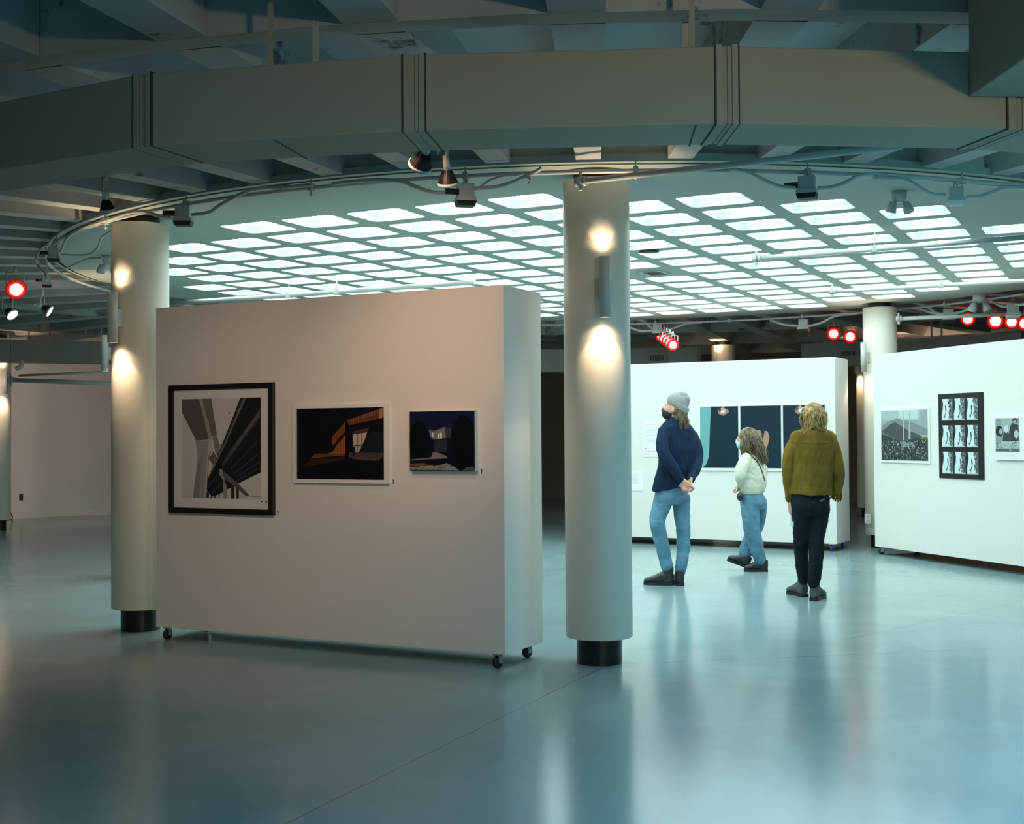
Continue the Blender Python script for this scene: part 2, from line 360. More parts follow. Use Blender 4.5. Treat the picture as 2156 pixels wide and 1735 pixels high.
#@@PANELS
# ------------------------------------------------------------------ rolling display walls
def display_wall(A, B, depth, zb, zt, label, tyre=rubber, casters=((.06, .06), (.94, .06), (.06, .9), (.94, .9))):
    """face from A to B, body extends behind it (away from the camera)"""
    A = Vector((*A, 0)); B = Vector((*B, 0)); e = (B - A); L = e.length; e.normalize(); n = Vector((-e.y, e.x, 0))
    if n.y < 0: n = -n
    rz = math.atan2(e.y, e.x); t = thing('display_wall', A, label, 'display wall', 'rolling white display walls', rz)
    sgn = 1 if (Matrix.Rotation(rz, 3, 'Z') @ Vector((0, 1, 0))).dot(n) > 0 else -1
    b_ = MB(); b_.box((L / 2, sgn * depth / 2, (zb + zt) / 2), (L, depth, zt - zb)); bevel(b_.build('body', white_paint, t), .003)
    for i, (fx, fy) in enumerate(casters):
        x, y = .07 + (L - .14) * (fx - .06) / .88, sgn * (.06 + (depth - .12) * (fy - .06) / .84)
        sw = random.uniform(-.5, .5)
        R = Matrix.Rotation(sw, 3, 'Z')
        f = MB(); f.box((x, y, zb - .006), (.07, .06, .012)); f.tube([(x, y, zb - .012), (x, y, zb - .024)], .018, 12)
        for s in (-1, 1): f.box(Vector((x, y, .055)) + R @ Vector((s * .019, -.008, 0)), (.004, .032, .05), sw)
        f.box(Vector((x, y, .078)), (.042, .034, .004), sw)
        c = f.build('caster', chrome, t)
        w = MB(); ax = R @ Vector((1, 0, 0)); c0 = Vector((x, y, .036)) + R @ Vector((0, -.016, 0))
        w.lathe([(.012, -.014), (.03, -.014), (.036, -.009), (.036, .009), (.03, .014), (.012, .014)], c0, ax, 24)
        w.build('wheel', tyre, c)
    return t, A, e, sgn
FW = display_wall((-2.5318, 9.0433), (-.0500, 7.7793), .531, .091, 2.353, 'big display wall in front with three dim night pictures')
MW = display_wall((1.05, 17.134), (3.9422, 15.5088), .609, .092, 2.371, 'far bright display wall behind the three visitors', blue_rubber)
RW = display_wall((4.3115, 15.174), (5.75, 10.81), .61, .092, 2.371, 'display wall at the right edge with black and white photographs')

def frame_t(W, u, v, name, label, cat, group=None):
    """thing hung on wall W with its lower left corner at u along the face, height v; local x along, y out of wall towards viewer, z up"""
    _, A, e, sgn = W
    t = thing(name, A + e * u + Vector((0, 0, v)), label, cat, group); t.rotation_euler.z = math.atan2(e.y, e.x)
    return t
def flat(polys, W_, H_, y=-.001, eps=.0004, name='print', parent=None, rough=.35):
    """picture surface made of flat coloured patches, u v in 0..1; every patch is printed a hair above the one before"""
    b_ = MB(); mats = []; idx = {}
    for k, (col, pts) in enumerate(polys):
        key = tuple(round(c, 3) for c in col)
        if key not in idx: idx[key] = len(mats); mats.append(mat('print_ink', col, rough, spec=.25))
        v = [(max(0, min(1, p[0])) * W_, y - eps * min(k, 40) / 4, max(0, min(1, p[1])) * H_) for p in pts]
        b_.add(v, [tuple(range(len(v)))], idx[key])
    return b_.build(name, mats, parent, fix=False)
def rect(x0, y0, x1, y1): return [(x0, y0), (x1, y0), (x1, y1), (x0, y1)]
def ell(cx, cy, rx, ry, n=18, jit=0): return [(cx + rx * (1 + random.uniform(-jit, jit)) * math.cos(2 * PI * k / n), cy + ry * (1 + random.uniform(-jit, jit)) * math.sin(2 * PI * k / n)) for k in range(n)]
def line(x0, y0, x1, y1, w, asp=1):
    d = Vector((x1 - x0, (y1 - y0))); n = Vector((-d.y, d.x)).normalized() * w / 2
    return [(x0 + n.x, y0 + n.y), (x1 + n.x, y1 + n.y), (x1 - n.x, y1 - n.y), (x0 - n.x, y0 - n.y)]
def frame_ring(W_, H_, w, d, m, parent, name='frame'):
    b_ = MB()
    for (x0, z0, x1, z1) in ((0, 0, W_, w), (0, H_ - w, W_, H_), (0, w, w, H_ - w), (W_ - w, w, W_, H_ - w)):
        b_.box(((x0 + x1) / 2, -d / 2, (z0 + z1) / 2), (x1 - x0, d, z1 - z0))
    return b_.build(name, m, parent)
black_wood = mat('black_frame_wood', (.008, .008, .009), .4); white_frame = mat('white_frame', (.8, .78, .74), .5); mat_board = mat('mat_board', (.72, .70, .67), .8)

# -- framed bridge photograph
t = frame_t(FW, .146, .905, 'framed_photograph', 'large black framed black and white bridge photograph on the front wall', 'picture')
W_, H_ = .906, .892
frame_ring(W_, H_, .036, .032, black_wood, t)
b_ = MB(); b_.box((W_ / 2, -.010, H_ / 2), (W_ - .06, .006, H_ - .06)); b_.build('mat', mat_board, t)
def cv(pts): return [((x - 199) / 931, 1 - (y - (272 - 14 * (x - 199) / 931)) / (1182 + 18 * (x - 199) / 931)) for x, y in pts]
g = lambda v: (v, v * .965, v * .94)
br = [(g(.58), rect(0, 0, 1, 1)),
 (g(.11), cv([(199, 272), (405, 270), (525, 755), (370, 770), (205, 440), (199, 430)])),
 (g(.32), cv([(405, 268), (442, 266), (560, 715), (545, 760), (525, 755)])),
 (g(.15), cv([(442, 266), (553, 263), (620, 700), (560, 718)])),
 (g(.30), cv([(362, 775), (525, 760), (535, 880), (505, 1000), (490, 1455), (330, 1455), (388, 1000), (385, 900)])),
 (g(.24), cv([(388, 1000), (440, 1000), (400, 1455), (330, 1455)])),
 (g(.46), cv([(525, 755), (560, 715), (550, 880), (520, 980), (500, 1300), (485, 1455), (470, 1455), (500, 1000)])),
 (g(.05), cv([(553, 880), (557, 880), (523, 985), (500, 1455), (492, 1455), (517, 980)])),
 (g(.22), cv([(565, 722), (620, 705), (660, 850), (625, 960), (600, 900)])),
 (g(.12), cv([(580, 895), (612, 965), (572, 1062), (525, 985)])),
 (g(.018), cv([(895, 258), (1130, 255), (1130, 1140), (870, 1275), (640, 1410), (560, 1440), (505, 1370), (510, 1215), (690, 790)])),
 (g(.16), cv([(918, 258), (962, 258), (700, 860), (560, 1140), (515, 1225), (512, 1212), (690, 820)])),
 (g(.02), cv([(924, 258), (934, 258), (700, 820), (690, 820)])),
 (g(.07), cv([(1130, 380), (1130, 480), (860, 850), (700, 1070), (678, 1050), (790, 860)])),
 (g(.12), cv([(1100, 440), (1110, 470), (860, 820), (800, 880)]))]
for (x0, y0, x1, y1) in ((1130, 740, 780, 1110), (1130, 900, 820, 1165), (1130, 1010, 850, 1200), (1130, 1085, 870, 1232), (640, 1150, 520, 1320), (700, 1250, 560, 1400)):
    a, b2 = cv([(x0, y0), (x1, y1)]); br.append((g(.10), line(*a, *b2, .005)))
br += [(g(.11), cv([(700, 1130), (860, 1270), (1000, 1415), (955, 1418), (800, 1290), (700, 1210)])),
 (g(.28), cv([(650, 1120), (668, 1100), (690, 1120), (700, 1200), (742, 1340), (742, 1455), (695, 1455), (695, 1240), (652, 1180)])),
 (g(.04), cv([(785, 1300), (825, 1310), (825, 1455), (785, 1455)])), (g(.04), cv([(845, 1320), (877, 1320), (877, 1455), (850, 1455)])),
 (g(.03), cv([(500, 1370), (530, 1400), (522, 1455), (495, 1455)])), (g(.04), cv([(590, 1425), (606, 1425), (604, 1455), (590, 1455)])), (g(.04), cv([(640, 1415), (655, 1410), (652, 1455), (640, 1455)])),
 (g(.04), cv([(545, 1435), (565, 1440), (562, 1455), (545, 1455)])),
 (g(.70), cv([(669, 470), (674, 470), (668, 810), (662, 810)])), (g(.1), cv([(655, 815), (692, 808), (690, 825), (655, 828)])), (g(.08), cv(ell(770, 440, 8, 8, 10))),
 (g(.5), line(*cv([(700, 440)])[0], *cv([(765, 436)])[0], .003)),
 (g(.35), cv([(900, 1418), (1130, 1424), (1130, 1428), (900, 1422)]))]
pr = flat(br, .69, .688, name='print', parent=t); pr.location = (.107, -.0135, .105)
mk = MB(); mk.box((.80, -.0145, .088), (.014, .001, .006)); mk.box((.84, -.0145, .088), (.014, .001, .006)); mk.build('edition_marks', black_wood, t)

# -- theatre at night in a white frame
t = frame_t(FW, 1.218, 1.126, 'framed_photograph', 'night photograph of an orange lit facade in a white frame, middle of the front wall', 'picture')
W_, H_ = .742, .514
frame_ring(W_, H_, .024, .03, white_frame, t)
def cw(pts): return [((x - 91) / 957, 1 - (y - (146 - 24 * (x - 91) / 957)) / (754 + 28 * (x - 91) / 957)) for x, y in pts]
th = [((.005, .005, .009), rect(0, 0, 1, 1)),
 ((.20, .062, .014), cw([(485, 440), (620, 290), (627, 640), (420, 655), (500, 560), (480, 500)])),
 ((.30, .10, .02), cw([(560, 520), (625, 430), (627, 640), (430, 655)])),
 ((.012, .007, .006), cw([(622, 380), (622, 430), (540, 520), (480, 615), (455, 615), (510, 520), (560, 450)])),
 ((.15, .05, .014), cw([(235, 682), (300, 628), (420, 625), (630, 630), (630, 645), (420, 660)])),
 ((.035, .014, .01), cw([(240, 690), (630, 655), (620, 690), (170, 770), (130, 780)])),
 ((.13, .04, .022), cw([(650, 262), (1045, 122), (1045, 235), (650, 325)])),
 ((.32, .20, .14), cw([(985, 140), (1032, 125), (1032, 230), (985, 246)])),
 ((.07, .04, .03), cw([(705, 385), (880, 345), (862, 395), (705, 412)])),
 ((.52, .40, .30), cw([(705, 418), (858, 395), (830, 480), (770, 608), (735, 618), (707, 540)])),
 ((.010, .016, .022), cw([(880, 395), (1047, 380), (1047, 610), (780, 602), (835, 480)])),
 ((.055, .045, .055), cw([(660, 610), (1047, 612), (1047, 640), (975, 695), (660, 672)])),
 ((.10, .05, .035), cw([(760, 650), (975, 675), (940, 700), (700, 680)])),
 ((.003, .003, .005), cw([(627, 285), (662, 300), (662, 680), (625, 678)])),
 ((.008, .006, .006), cw([(715, 555), (728, 545), (735, 600), (722, 655), (708, 655)]))]
for x in range(695, 975, 17):
    if x in (780, 797): continue
    yt = 262 - (x - 650) * .355; th.append(((.30, .13, .07), cw([(x, yt + 2), (x + 6, yt), (x + 6, yt + 42), (x, yt + 44)])))
for x in (757, 800): th.append(((.05, .035, .03), cw([(x, 405), (x + 5, 405), (x + 5, 600 - (x - 757) * 1.2), (x, 600 - (x - 757) * 1.2)])))
th.append(((.05, .035, .03), cw([(705, 535), (810, 533), (807, 540), (705, 542)])))
for k in range(4): th.append(((.08, .03, .012), cw([(505 + k * 33, 425 - k * 36), (508 + k * 33, 420 - k * 36), (512 + k * 33, 600), (508 + k * 33, 600)])))
pr = flat(th, W_ - .046, H_ - .046, name='print', parent=t); pr.location = (.023, -.014, .023)
b_ = MB(); b_.box((W_ / 2, -.006, H_ / 2), (W_ - .04, .010, H_ - .04)); b_.build('backing_board', mat_board, t)

# -- house at night, small unframed mount
t = frame_t(FW, 2.137, 1.212, 'mounted_photograph', 'small dark blue night photograph of a snowy house, unframed, right on the front wall', 'picture')
W_, H_ = .467, .372
b_ = MB(); b_.box((W_ / 2, -.02, H_ / 2), (W_, .04, H_)); b_.build('mount', mat_board, t)
def ch(pts): return [((x - 1340) / 697, 1 - (y - (192 - 15 * (x - 1340) / 697)) / (638 + 7 * (x - 1340) / 697)) for x, y in pts]
ho = [((.006, .012, .045), rect(0, 0, 1, 1)), ((.004, .007, .02), ch([(1340, 500), (2037, 430), (2037, 830), (1340, 830)])),
 ((.20, .19, .20), ch([(1550, 390), (1600, 395), (1725, 352), (1732, 475), (1600, 492), (1570, 470)])),
 ((.10, .10, .11), ch([(1550, 385), (1605, 392), (1725, 348), (1730, 362), (1605, 408), (1560, 405)])),
 ((.05, .05, .06), ch([(1725, 355), (1790, 370), (1790, 470), (1732, 475)])),
 ((.85, .82, .76), ch([(1645, 425), (1690, 415), (1690, 478), (1645, 482)])), ((.7, .72, .76), ch([(1585, 418), (1598, 416), (1598, 465), (1587, 465)])),
 ((.03, .03, .03), ch([(1660, 425), (1668, 423), (1668, 480), (1660, 481)])),
 ((.03, .035, .045), ch([(1610, 500), (1740, 490), (1740, 620), (1610, 620)])),
 ((.20, .20, .22), ch([(1590, 630), (1640, 630), (1745, 668), (1750, 692), (1500, 705), (1575, 680)])),
 ((.003, .004, .007), ch(ell(1440, 500, 115, 200, 24, .06))), ((.003, .004, .006), ch(ell(1925, 520, 140, 290, 26, .05))),
 ((.16, .15, .16), ch([(1345, 712), (1420, 700), (1560, 692), (1570, 702), (1440, 716), (1345, 722)])),
 ((.005, .007, .012), ch([(1450, 720), (1600, 700), (1760, 700), (1760, 760), (1450, 760)])),
 ((.16, .09, .035), ch([(1345, 755), (1500, 745), (1540, 760), (1420, 785), (1345, 785)])),
 ((.26, .25, .25), ch([(1345, 822), (1345, 795), (1420, 792), (1470, 778), (1560, 765), (1610, 770), (1680, 762), (1740, 740), (1790, 765), (1850, 800), (1880, 822)])),
 ((.10, .10, .11), ch([(1900, 822), (1960, 780), (2030, 775), (2037, 822)]))]
for k in range(26):
    x, y = random.uniform(1380, 1840), random.uniform(775, 822); ho.append((random.choice([(.05, .05, .06), (.45, .43, .42)]), ch(ell(x, y, 12, 5, 6, .4))))
ho.append(((.006, .006, .006), ch([(1345, 822), (2037, 818), (2037, 832), (1345, 832)])))
pr = flat(ho, W_, H_, name='print', parent=t); pr.location = (0, -.0405, 0)

# little number marks beside the pictures
for u, v, w in ((1.072, .918, 'black framed bridge picture'), (1.986, 1.134, 'white framed night picture'), (2.628, 1.206, 'small night house picture')):
    b_ = MB(); b_.tube([(-.005, -.002, .012), (0, -.002, .018), (.005, -.002, .012), (.002, -.002, .004), (0, -.002, -.012)], .0022, 6)
    o = b_.build('number_mark', black_wood); _, A, e, s_ = FW
    o.location = A + e * u + Vector((0, 0, v)); o.rotation_euler.z = math.atan2(e.y, e.x)
    tag(o, 'tiny dark number mark beside the ' + w, 'label')

# -- far wall: three dark panels of one image
OFF = (Vector((1.5646, 16.8404)) - Vector((1.05, 17.134))).length
navy = (.010, .026, .042)
def blob(cx, cy, s):
    return [((.35, .20, .17), ell(cx, cy, .11 * s, .045 * s, 12, .2)), ((.55, .38, .30), ell(cx, cy + .01, .07 * s, .035 * s, 12, .15)),
            ((.12, .06, .05), ell(cx - .06 * s, cy + .02, .03 * s, .02 * s, 8, .2)), ((.85, .85, .85), ell(cx, cy - .005, .03 * s, .018 * s, 10)),
            ((.5, .33, .2), ell(cx, cy + .045 * s, .02 * s, .02 * s, 8))]
def tri_print(u0, u1, polys, label):
    t = frame_t(MW, OFF + u0, 1.01, 'mounted_print', label, 'picture', 'three dark prints of the far wall')
    W_, H_ = u1 - u0, .782
    b_ = MB(); b_.box((W_ / 2, -.009, H_ / 2 - .01), (W_ + .03, .018, H_ + .05)); b_.build('mount', white_frame, t)
    pr = flat(polys, W_, H_, name='print', parent=t); pr.location = (0, -.0185, .0)
tri_print(.985, 1.495, [(navy, rect(0, 0, 1, 1)), ((.17, .38, .39), [(0, 0), (.06, 0), (.16, .06), (.22, .18), (.24, .35), (.285, 1), (0, 1)])] + blob(.6, .92, 1.3),
         'dark blue print with a pale teal strip, left one of three on the far wall')
tri_print(1.524, 2.05, [(navy, rect(0, 0, 1, 1)), ((.42, .24, .15), [(.38, .52), (.42, .62), (.50, .60), (.55, .45), (.60, .60), (.67, .59), (.72, .50), (.68, .38), (.62, .28), (.44, .30)]),
         ((.5, .5, .52), [(.44, .30), (.60, .30), (.62, .38), (.45, .40)]), ((.2, .1, .08), [(.49, .42), (.52, .42), (.54, .56), (.51, .56)])],
         'dark blue print with two raised knees, middle one of three on the far wall')
tri_print(2.076, 2.60, [(navy, rect(0, 0, 1, 1))] + blob(.42, .92, 1.3), 'dark blue print behind the blond visitor, right one of three on the far wall')
# wall text sheet
t = frame_t(MW, OFF + .189, 1.147, 'wall_text', 'white exhibition text sheet left of the dark prints', 'wall text')
W_, H_ = .30, .462; paper = mat('white_paper', (.86, .86, .84), .7); ink = mat('pale_grey_ink', (.68, .66, .65), .7); dot_ink = mat('logo_ink', (.34, .34, .36), .6); red_ink = mat('red_logo_ink', (.6, .36, .38), .6)
b_ = MB(); b_.box((W_ / 2, -.003, H_ / 2), (W_, .004, H_)); b_.build('sheet', paper, t)
b_ = MB(); b_.box((.10, -.006, .425), (.14, .001, .011))
z = .39
for para in (7, 4, 5):
    for k in range(para): b_.box((.02 + .125 * (1 - .1 * random.random()) - 0, -.006, z), (.25 * (1 - .06 * random.random()), .001, .0045)); z -= .0115
    z -= .012
b_.build('text_lines', ink, t)
b_ = MB()
b_.box((.03, -.006, .11), (.02, .001, .02)); [b_.box((.03 + .045 * k, -.006, .075), (.022, .001, .013)) for k in range(5)]
b_.build('logo_row', dot_ink, t); b_ = MB(); [b_.box((.03 + .05 * k, -.006, .035), (.02, .001, .014)) for k in range(5)]; b_.build('logo_row', red_ink, t)
t = frame_t(MW, OFF - .06, .70, 'notice_sheet', 'pale paper notice low on the far wall beside the nearest column', 'notice')
b_ = MB(); b_.box((.115, -.004, .128), (.23, .006, .256)); b_.build('sheet', paper, t)
b_ = MB(); [b_.box((.10, -.0078, .22 - k * .012), (.17, .001, .004)) for k in range(12)]; b_.build('text_lines', ink, t)

# -- right wall prints
gt = lambda v: (v * .86, v * 1.0, v * 1.0)
t = frame_t(RW, .155, 1.095, 'mounted_photograph', 'misty mountain photograph over a forest, left on the right wall', 'picture')
W_, H_ = .93, .63
b_ = MB(); b_.box((W_ / 2, -.007, H_ / 2), (W_, .014, H_)); b_.build('mount', white_frame, t)
mo = [(gt(.46), rect(0, 0, 1, 1)), (gt(.60), rect(.40, .82, .80, 1)), (gt(.36), rect(0, .55, 1, .80)), (gt(.24), [(0, .68), (.12, .76), (.24, .80), (.33, .83), (.42, .84), (.48, .79), (.62, .78), (.8, .70), (1, .62), (1, .5), (0, .5)]),
 (gt(.085), [(0, .58), (.12, .66), (.22, .73), (.32, .76), (.42, .70), (.52, .64), (.60, .58), (.72, .55), (.86, .49), (.92, .44), (.6, .30), (0, .30)]),
 (gt(.16), [(0, .57), (.08, .55), (.2, .48), (.3, .45), (.3, .42), (.1, .5), (0, .53)]),
 (gt(.05), [(0, .50), (.12, .50), (.3, .42), (.45, .38), (.6, .40), (.76, .45), (.86, .42), (1, .42), (1, 0), (0, 0)]),
 (gt(.32), [(.42, .38), (.70, .36), (.74, .28), (.45, .26)]), ((.14, .17, .05), rect(.86, .42, 1, .47)),
 (gt(.45), [(.485, .40), (.51, .40), (.505, .98), (.49, .98)]), (gt(.42), [(.60, .42), (.645, .42), (.64, .98), (.62, .98)]), (gt(.36), rect(.85, .80, .985, .99))]
for k in range(420):
    x, y = random.random(), random.uniform(0, .40); s = random.uniform(.006, .018)
    mo.append((gt(random.choice([.03, .10, .18, .30, .40]) * (1 if y > .1 else .7)), ell(x, y, s * .7, s * 1.3, 5, .5)))
pr = flat(mo, W_ - .05, H_ - .055, name='print', parent=t); pr.location = (.02, -.0145, .03)
t = frame_t(RW, 1.243, .942, 'contact_sheet_print', 'black board with nine figure photographs in three rows', 'picture')
W_, H_ = .735, .918
b_ = MB(); b_.box((W_ / 2, -.006, H_ / 2), (W_, .012, H_)); b_.build('mount', black_wood, t)
for r_ in range(3):
    for c_ in range(3):
        P = [(gt(.72), rect(0, 0, 1, 1)), (gt(.13), [(.58, 1), (1, 1), (1, 0), (.78, 0), (.62, .35), (.72, .6), (.55, .85)])]
        for k in range(26): P.append((gt(random.choice([.05, .25, .4, .12])), ell(random.uniform(.64, .97), random.uniform(.05, .97), .06, .05, 6, .5)))
        P.append((gt(.03), [(0, 1), (.06, 1), (.14, .8), (.10, .55), (.02, .35), (0, .35)]))
        x = random.uniform(.3, .5)
        P += [(gt(.08), [(x, .70), (x + .08, .68), (x + .12, .5), (x + .06, .36), (x + .02, .5)]), (gt(.15), [(x + .05, .4), (x + .10, .4), (x - .05, .12), (x - .12, .1)]), (gt(.06), ell(x - .08, .18, .06, .04, 8, .3)),
              (gt(.45), [(0, 0), (1, 0), (1, .06), (0, .03)])]
        pr = flat(P, .185, .235, name='print', parent=t); pr.location = (.060 + c_ * .207, -.0125, .052 + r_ * .288)
t = frame_t(RW, 2.165, 1.155, 'mounted_photograph', 'black and white family photograph at the right edge of the view', 'picture')
b_ = MB(); b_.box((.30, -.012, .22), (.60, .024, .44)); b_.build('mount', white_frame, t)
fa = [(gt(.30), rect(0, 0, 1, 1)), (gt(.40), rect(.25, .5, .7, 1)), (gt(.05), [(.55, .4), (.62, .75), (.72, .86), (.95, .80), (1, .4)]), (gt(.04), ell(.82, .92, .09, .09, 12, .1)), (gt(.35), ell(.81, .88, .06, .07, 12)),
 (gt(.03), ell(.17, .60, .17, .17, 14, .1)), (gt(.38), ell(.23, .60, .08, .09, 12)), (gt(.06), [(.30, .30), (.35, .62), (.55, .62), (.62, .3)]), (gt(.62), ell(.46, .68, .10, .12, 12, .05)),
 (gt(.05), [(.58, .25), (.66, .55), (.95, .45), (1, .25)]), (gt(.5), ell(.88, .52, .10, .13, 12, .05)), (gt(.3), [(0, .25), (.05, .5), (.2, .45), (.3, .3)]),
 (gt(.45), [(0, .2), (.3, .32), (.6, .3), (1, .33), (1, .1), (0, .1)]), (gt(.12), rect(0, 0, 1, .08))]
for k in range(30): fa.append((gt(random.choice([.15, .55, .3])), ell(random.random(), random.uniform(.02, .3), .035, .02, 6, .4)))
pr = flat(fa, .353, .34, name='print', parent=t); pr.location = (.022, -.0245, .085)
b_ = MB(); [b_.box((.20, -.0245, .05 - .012 * k), (.22, .001, .003)) for k in range(2)]; b_.build('caption', ink, t)

#@@SERVICES
# ------------------------------------------------------------------ ducts
def duct(name, outer, inner, z0, z1, label, flanges=(), straps=(), seams=()):
    t = thing(name, (outer[0][0], outer[0][1], z0), label, 'air duct'); o0 = Vector((outer[0][0], outer[0][1], z0))
    for i in range(len(outer) - 1):
        P = [Vector((*p, 0)) for p in (outer[i], outer[i + 1], inner[i + 1], inner[i])]
        b_ = MB(); b_.hexa([Vector((p.x, p.y, z)) - o0 for z in (z0, z1) for p in P]); bevel(b_.build('duct_section', duct_paint, t), .006)
    for i in flanges:
        a, b2 = Vector((*outer[i], 0)), Vector((*inner[i], 0)); n = (a - b2).normalized(); e = Vector((-n.y, n.x, 0))
        for s in (-1, 1):
            f = MB(); A, B = a + n * .004 + e * s * .030, b2 - n * .004 + e * s * .030
            f.hexa([v - o0 + Vector((0, 0, z)) for z in (z0 - .004, z1 + .004) for v in (A - e * .011, B - e * .011, B + e * .011, A + e * .011)])
            f.build('joint_flange', duct_paint, t)
            g_ = MB(); k = e * s * .045; A, B = a + n * .0025 + k, b2 - n * .0025 + k
            g_.hexa([v - o0 + Vector((0, 0, z)) for z in (z0 - .003, z1 + .003) for v in (A - e * .0025, B - e * .0025, B + e * .0025, A + e * .0025)])
            g_.build('joint_gap', seam_dark, t)
    return t, o0
zb_, zt_ = 2.6, 2.897
oc = [(-4.9, 7.6), (-3.35, 6.15)] + [tuple(atz(x, y, zb_).xy) for x, y in ((299, 309), (872, 275.5), (1532, 260.5), (2143, 272))] + [(3.15, 5.3), (4.2, 6.05), (5.1, 7.1)]
ic = []
for i, p in enumerate(oc):
    a = Vector(oc[max(i - 1, 0)]); b2 = Vector(oc[min(i + 1, len(oc) - 1)]); e = (b2 - a).normalized(); ic.append(tuple(Vector(p) + Vector((-e.y, e.x)) * .345))
dt, o0 = duct('air_duct', oc, ic, zb_, zt_, 'long grey faceted air duct running across the top of the view', flanges=(2, 3, 4, 5))
# thin section seams and hanger straps
for px, py, sx in ((577, 294, 575), (1465, 264, 1471)):
    P = atz(px, py, zb_); e = (Vector(oc[3]) - Vector(oc[2]) if px < 900 else Vector(oc[4]) - Vector(oc[3])).normalized(); n = Vector((-e.y, e.x, 0)); e = Vector((*e, 0))
    b_ = MB()
    b_.hexa([P + k - o0 + Vector((0, 0, z)) for z in (-.002, .299) for k in (-n * .002 - e * .003, -n * .002 + e * .003, n * .347 + e * .003, n * .347 - e * .003)])
    b_.build('section_seam', seam_dark, dt)
    S = P - e * .012 - n * .006; w_ = .022
    b_ = MB(); b_.hexa([S + k - o0 + Vector((0, 0, z)) for z in (.285, .90) for k in (-e * w_ / 2, e * w_ / 2, e * w_ / 2 + n * .004, -e * w_ / 2 + n * .004)])
    b_.build('hanger_strap', duct_paint, dt)
for px, py in ((665, 132), (1443, 98)):
    P = atz(px, py, zt_ + .0); P = Vector((P.x, P.y, zt_)); dd = ray(px, py); k = 5.16 / dd.y; P = CAM + dd * k; P.z = zt_
    b_ = MB(); b_.box(P - o0 + Vector((0, 0, .30)), (.026, .004, .62)); b_.build('hanger_strap', metal_paint, dt)
# branch duct at the right
br_ = thing('air_duct', (1.77, 4.90, 2.72), 'dark branch duct dropping in at the top right corner', 'air duct')
b_ = MB(); b_.hexa([(x, y, z) for z in (0, .37) for x, y in ((0, -.02), (.06, -2.2), (.95, -2.2), (.95, .02))]); bevel(b_.build('duct_section', duct_paint, br_), .006)
# far arcs of the ring duct
far_duct = mat('far_duct_paint', (.46, .45, .42), .7)
def arc_duct(a0, a1, n, r0, r1_, z0, z1, label, m=far_duct):
    t = thing('air_duct', pol(r0, a0, z0), label, 'air duct'); o_ = pol(r0, a0, z0)
    for i in range(n):
        p, q = a0 + (a1 - a0) * i / n, a0 + (a1 - a0) * (i + 1) / n
        b_ = MB(); P = [pol(r0, p), pol(r0, q), pol(r1_, q), pol(r1_, p)]
        b_.hexa([Vector((v.x, v.y, z)) - o_ for z in (z0, z1) for v in P]); b_.build('duct_section', m, t)
    return t
ad = arc_duct(74.5, 98, 3, 8.0, 8.5, 2.50, 2.86, 'pale boxed duct with a vent beyond the far display wall')
ad2 = arc_duct(38, 62.5, 3, 8.0, 8.5, 2.50, 2.86, 'pale boxed duct above the gap between the far and right display walls')
def vent(px0, py0, px1, py1, r, label, host):
    P = atr((px0 + px1) / 2, (py0 + py1) / 2, r, False); d = math.degrees(math.atan2(P.y - CC.y, P.x - CC.x)); wd = (px1 - px0) / F * P.y / abs(math.cos(math.radians(90 - d))); h = (py1 - py0) / F * P.y
    t = thing('air_vent', pol(r - .10, d, P.z - h / 2), label, 'vent'); t.rotation_euler.z = math.radians(d - 90)
    b_ = MB(); b_.box((0, .05, h / 2), (wd, .04, h)); b_.build('backing', lamp_black, t)
    b_ = MB()
    for (x, z, sx, sz) in ((0, 0, wd + .06, .035), (0, h, wd + .06, .035), (-wd / 2, h / 2, .035, h), (wd / 2, h / 2, .035, h)): b_.box((x, .02, z), (sx, .03, sz))
    b_.build('frame', far_duct, t); b_ = MB(); n = 14
    for k in range(1, n): b_.box((-wd / 2 + wd * k / n, .028, h / 2), (.006, .012, h))
    for k in range(1, 5): b_.box((0, .034, h * k / 5), (wd, .006, .005))
    b_.build('grille', metal_paint, t)
vent(1368, 746, 1400, 763, 8.0, 'dark grille vent in the pale duct beyond the far display wall', ad)
vent(1776, 737, 1806, 752, 8.0, 'dark grille vent in the pale duct left of the right column', ad2)
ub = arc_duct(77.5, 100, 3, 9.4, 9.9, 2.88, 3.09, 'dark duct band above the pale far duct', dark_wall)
lo_ = [(-9.9, 18.0), (-7.65, 19.55), (-6.2, 20.1), (-4.4, 20.6)]; li_ = [(x + .12, y - .45) for x, y in lo_]
duct('air_duct', li_, lo_, 2.60, 2.93, 'blue grey duct hanging far back on the left', flanges=())
for x, ya, yb in ((18, 686, 712), (61, 686, 706), (105, 690, 708), (140, 688, 708), (180, 684, 710), (213, 682, 708)):
    p = aty(x, yb, 19.6); q = aty(x, ya, 19.6)
    tag(MB().tube([p, (p.x, p.y, ZR + CD)], .012, 6).build('hanger_rod', metal_paint), 'thin hanger rod above the far left duct', 'hanger rod', 'hanger rods of the far left duct')
for x, ya, yb in ((1962, 683, 760), (1983, 683, 735)):
    p = aty(x, yb, 18.9)
    tag(MB().tube([p, (p.x, p.y, ZR + CD)], .014, 6).build('hanger_rod', metal_paint), 'pale vertical rod above the right display wall', 'hanger rod', 'rods above the right display wall')

